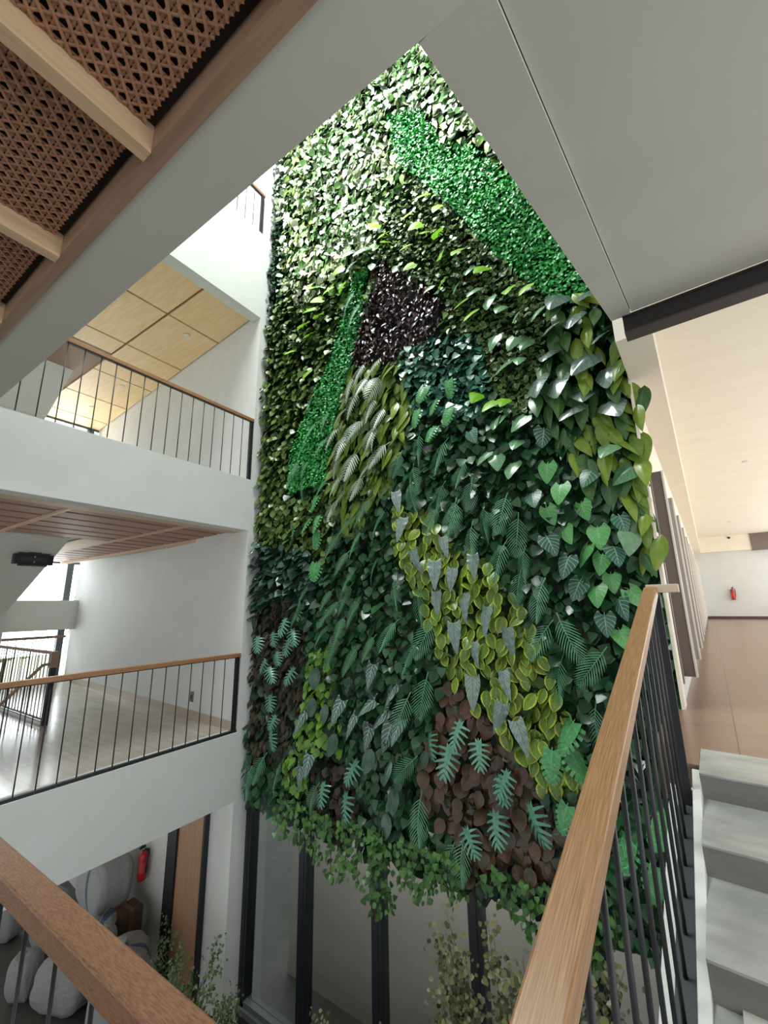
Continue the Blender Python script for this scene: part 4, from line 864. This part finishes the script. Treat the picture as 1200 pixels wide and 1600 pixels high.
# underlayer close to the backing, coloured dark for the shade between leaves
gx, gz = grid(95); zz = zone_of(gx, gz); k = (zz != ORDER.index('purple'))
stuff(leaf_cloud('foliage', gx[k], gz[k], UNDER, 'round', .14, .20, .25, .9, dmax=.05), 'under-leaves coloured dark for the shade in gaps of the plant wall')
gx, gz = grid(210); zz = zone_of(gx, gz)
def pick(i): return zz == i
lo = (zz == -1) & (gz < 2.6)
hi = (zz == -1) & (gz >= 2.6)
r_ = rng.uniform(0, 1, len(gx))
zi_moss = (ORDER.index('moss_left'), ORDER.index('moss_right'))
stuff(leaf_cloud('foliage', gx[lo & (r_ < .55)], gz[lo & (r_ < .55)], DARKF, 'oval', .09, .15), 'dark green mixed leaves filling the lower plant wall')
stuff(leaf_cloud('foliage', gx[lo & (r_ >= .55)], gz[lo & (r_ >= .55)], DARKF, 'heart', .08, .14, dmin=.03, dmax=.16), 'dark green ivy-like leaves filling the lower plant wall')
stuff(leaf_cloud('foliage', gx[hi & (r_ < .6)], gz[hi & (r_ < .6)], MIDF, 'oval', .09, .16, out=.32, down=.9, dmax=.16, nup=.12, jit=.5), 'mixed green leaves under the skylight')
stuff(leaf_cloud('foliage', gx[hi & (r_ >= .6)], gz[hi & (r_ >= .6)], TOPY, 'lance', .10, .18, out=.32, down=.9, dmax=.18, nup=.12, jit=.5), 'yellow-green slender leaves mixed in under the skylight')
glare = inpoly(gx, gz, PALE) & (zz != zi_moss[0]) & (zz != zi_moss[1]) & (rng.uniform(0, 1, len(gx)) < .68)
stuff(leaf_cloud('foliage', gx[glare], gz[glare], GLAREL, 'oval', .09, .15, out=.3, down=.9, dmin=.04, dmax=.18, nup=.1, jit=.5), 'leaves coloured pale for the skylight glare, upper part of plant wall')
zi = {n_: ORDER.index(n_) for n_ in ORDER}
def fill(zone, density, m, shape, l0, l1, label, **kw):
    P = np.array(ZONES[zone]); x, z = grid(density, x0=max(XL, P[:, 0].min()), x1=min(XR, P[:, 0].max()), z0=max(ZB, P[:, 1].min()), z1=min(ZT, P[:, 1].max()))
    k = zone_of(x, z) == zi[zone]; return stuff(leaf_cloud('foliage', x[k], z[k], m, shape, l0, l1, **kw), label)
fill('purple', 900, PURP, 'lance', .06, .10, 'patch of small dark purple leaves', jit=.6, dmin=.04, dmax=.17)
fill('moss_left', 2600, MOSS, 'oval', .030, .05, 'bright green small-leaved strip descending beside the purple patch', jit=.7, dmin=.06, dmax=.15, nup=.2)
fill('moss_right', 2600, MOSS, 'oval', .030, .05, 'bright green small-leaved strip beside the sloped overhead beam', jit=.7, dmin=.06, dmax=.15, nup=.2)
fill('variegated', 750, VARI, 'oval', .05, .08, 'small cream-edged leaves between purple patch and silvery hearts', jit=.5, dmin=.03, dmax=.15, nup=.3)
fill('teal', 420, TEAL, 'heart', .07, .12, 'glossy blue-green leaves just below the purple patch', dmin=.03, dmax=.17)
fill('olive', 300, OLIVE, 'oval', .08, .14, 'olive green leaves beside the middle balcony', dmin=.02, dmax=.15)
fill('edge_small', 600, DARKF, 'oval', .05, .09, 'small dark leaves along the plant wall edge by the balconies', dmin=.02, dmax=.15)
fill('maroon', 260, MAROON, 'lance', .10, .15, 'maroon brown leaves by the lower balcony', dmin=.0, dmax=.10)
fill('maroon2', 200, MAROON, 'oval', .09, .14, 'maroon brown leaves along the lower edge of the plant wall', dmin=.0, dmax=.10)
fill('lime_fill', 260, LIMEF, 'oval', .08, .13, 'fresh lime green leaves above the glazing near the balcony end', dmin=.02, dmax=.14)
fill('dark_rosette', 170, ROSET, 'heart', .12, .17, 'dark glossy rosettes beside the lower gallery opening', dmin=.06, dmax=.17, down=.5, out=.8)
fill('top_yellow', 240, MIDF, 'oval', .09, .15, 'pale glossy leaves at the very top of the plant wall', out=.32, down=.9, dmax=.18, nup=.12, jit=.5)
fill('yellow_long', 150, OLIVE, 'lance', .12, .2, 'olive leaves under the silvery fronds', dmax=.09)
fill('lanceolate', 150, DARKF, 'lance', .14, .22, 'dark pointed leaves behind the yellow-green ones', dmax=.09)
fill('red', 150, MAROON, 'round', .09, .13, 'brown under-leaves of the red-brown patch', dmax=.08)
fill('yellow_edged', 150, OLIVE, 'round', .08, .12, 'olive under-leaves of the yellow-edged patch', dmax=.08)

# countable leaves of the larger-leaved patches
def patch(zone, kind, density, size, out, down, side, jit, words_, cat, dmin=.08, dmax=.16):
    P = np.array(ZONES[zone]); x, z = grid(density, .42, max(XL, P[:, 0].min()), min(XR, P[:, 0].max()), max(-2.45, P[:, 1].min()), min(ZT, P[:, 1].max()))
    k = (zone_of(x, z) == zi[zone]) & ((x < -0.15) | (z < 2.3))
    for xx, zq in zip(x[k], z[k]):
        kd = kind if not isinstance(kind, tuple) else (kind[0] if rng.uniform() < (.25 + .5 * (xx > -0.35)) else kind[1])
        w = words_ if not isinstance(words_, tuple) else words_[0 if kd == kind[0] else 1]
        place(kd, float(xx), float(zq), size, out, down, side, jit, float(rng.uniform(dmin, dmax)), '%s leaves' % w.split(' leaf')[0], w, cat)
patch('yellow_edged', 'yellow_edged_leaf', 105, 0.155, .42, .85, -0.05, .50, 'oval leaf with yellow edge in the diagonal yellow-edged patch', 'oval leaf')
patch('red', 'red_brown_leaf', 95, 0.15, .40, .90, 0.0, .35, 'rounded red-brown leaf in the patch above the hanging vines', 'red-brown leaf')
patch('lanceolate', ('pointed_leaf', 'dark_pointed_leaf'), 52, 0.29, .45, .85, 0.12, .30, ('glossy yellow-green pointed leaf at the plant wall edge by the hall', 'glossy dark green pointed leaf near the hall edge'), 'pointed leaf', .08, .18)
patch('yellow_long', 'pointed_leaf', 60, 0.26, .45, .85, -0.2, .30, 'glossy yellow-green pointed leaf among the silvery fronds', 'pointed leaf', .05, .12)
# yellow-green tips standing proud of the wall end, against the cream wall
for i, z in enumerate(np.linspace(.3, 2.1, 20)):
    place('pointed_leaf' if z > .8 else 'dark_pointed_leaf', float(rng.uniform(-.06, .0)), float(z), 0.25, .42, .62, .50, .2, float(rng.uniform(.02, .16)), 'edge leaves against the cream wall',
          'pointed leaf overhanging the wall end against cream wall', 'pointed leaf')

# hanging ivy along the lower edge
def vine(x, z, i):
    top = -2.25; L = max(0.25, top - z + 0.1); t_ = thing('hanging_vine', 'hanging ivy strand over the glazing, %s from the left' % ordinal(i), 'vine', (x, 3.98, top), 'ivy strands along the lower edge')
    n = max(3, int(L / .12)); pts = [Vector((0.03 * math.sin(i * 2.1 + 3 * k / n), 0.06 * (1 - k / n) - .04 + 0.02 * math.sin(i + 4 * k / n), -L * k / n)) for k in range(n + 1)]
    q = MB(); q.tube(pts, 0.004, 5); q.build('stem', STEM, t_, True)
    m = int(L * 75); kk = rng.uniform(0.02, 1, m); X = 0.03 * np.sin(i * 2.1 + 3 * kk) + rng.normal(0, .05, m); Y = 0.02 * np.sin(i + 4 * kk) + rng.normal(0, .035, m) - .02; Z = -L * kk
    o = leaf_cloud('ivy_leaves', X, Z, IVY, 'heart' if i % 3 else 'oval', 0.045, .075, out=.45, down=.8, side=0, jit=.5, Y=Y); o.parent = t_
for i, (x, z) in enumerate(sorted(VINES)): vine(min(.0, x), z, i)

# wispy shrubs on the ground, in front of the glazing and by the white pier
SHRUB = leaf_mat('pale_shrub_leaf', (0.05, 0.055, 0.02), (0.26, 0.25, 0.10), 0.45)
SHRUBG = leaf_mat('green_shrub_leaf', (0.035, 0.065, 0.02), (0.12, 0.16, 0.05), 0.45)
TWIG = mat('brown_twig', (0.09, 0.065, 0.04), 0.8)
def shrub(name, loc, h, spread, nst, label, m, nl, seed, ll=.05):
    t_ = thing(name, label, 'shrub', loc); r2 = np.random.default_rng(seed); q = MB(); LX, LY, LZ = [], [], []
    for s in range(nst):
        a = r2.uniform(0, 2 * math.pi); sp_ = spread * r2.uniform(.25, 1); hh = h * r2.uniform(.55, 1); pts = []
        for k in range(8):
            f = k / 7; pts.append(Vector((math.cos(a) * sp_ * f ** 1.3 + .03 * math.sin(5 * f + s), 0.45 * math.sin(a) * sp_ * f ** 1.3 + .02 * math.cos(6 * f + s), hh * f)))
        q.tube(pts, [0.008 * (1 - .8 * k / 7) for k in range(8)], 5)
        for _ in range(nl):
            f = r2.uniform(.3, 1.02) ** .8; k = min(6, int(f * 7)); p = pts[k].lerp(pts[k + 1], min(1, f * 7 - k)); LX.append(p.x + r2.normal(0, .05)); LY.append(p.y + r2.normal(0, .04)); LZ.append(p.z + r2.normal(0, .03))
    q.build('stems', TWIG, t_, True)
    o = leaf_cloud('leaves', np.array(LX), np.array(LZ), m, 'oval', ll * .6, ll * 1.1, out=.2, down=-.3, side=0, jit=.8, Y=np.array(LY)); o.parent = t_
shrub('wispy_shrub', (-1.25, 3.62, -4.9), 2.5, 0.8, 46, 'tall wispy shrub with pale small leaves before the glazing', SHRUB, 120, 3, .05)
shrub('wispy_shrub', (-2.75, 3.6, -4.9), 1.25, 0.55, 14, 'low wispy shrub at the foot of middle mullion', SHRUB, 90, 4, .045)
shrub('leafy_shrub', (-4.98, 3.20, -5.13), 1.65, 0.95, 26, 'green leafy shrub between the sacks and white pier', SHRUBG, 110, 5, .04)
shrub('leafy_shrub', (-4.55, 3.62, -4.9), 0.75, 0.45, 14, 'small twiggy shrub at the foot of the white pier', SHRUBG, 60, 6, .035)

# greenery seen outside the gallery window
OUTG = leaf_mat('outdoor_green', (0.30, 0.42, 0.14), (0.62, 0.62, 0.30), 0.5)
for i, (x, y, h) in enumerate(((-24, 6.5, 4.0), (-27, 10.5, 4.8), (-23, 2.6, 3.6), (-33, 17, 5.2))):
    t_ = thing('garden_tree', ('bushy tree outside behind the spandrel', 'taller tree outside at the window edge', 'low tree outside the gallery window', 'distant tree outside beyond the others')[i], 'tree', (x, y, -5.0))
    q = MB(); q.tube([(0, 0, 0), (0.1, 0, h * .6), (0.1, 0.1, h)], [.12, .08, .03], 7); q.build('trunk', TWIG, t_, True)
    n = 1100; a = rng.uniform(0, 6.28, n); b_ = np.arccos(rng.uniform(-1, 1, n)); rr = rng.uniform(.5, 1, n) ** .5
    o = leaf_cloud('crown', 1.6 * rr * np.cos(a) * np.sin(b_), h + 1.1 * rr * np.cos(b_), OUTG, 'oval', .18, .32, out=.0, down=.3, jit=.9, Y=1.6 * rr * np.sin(a) * np.sin(b_)); o.parent = t_
sbox('terrain_outside', (-60, -20, -5.6), (-14.2, 40, -5.0), mat('outdoor_ground', (0.35, 0.36, 0.30), 0.9), 'pale ground outside the gallery window', 'ground')
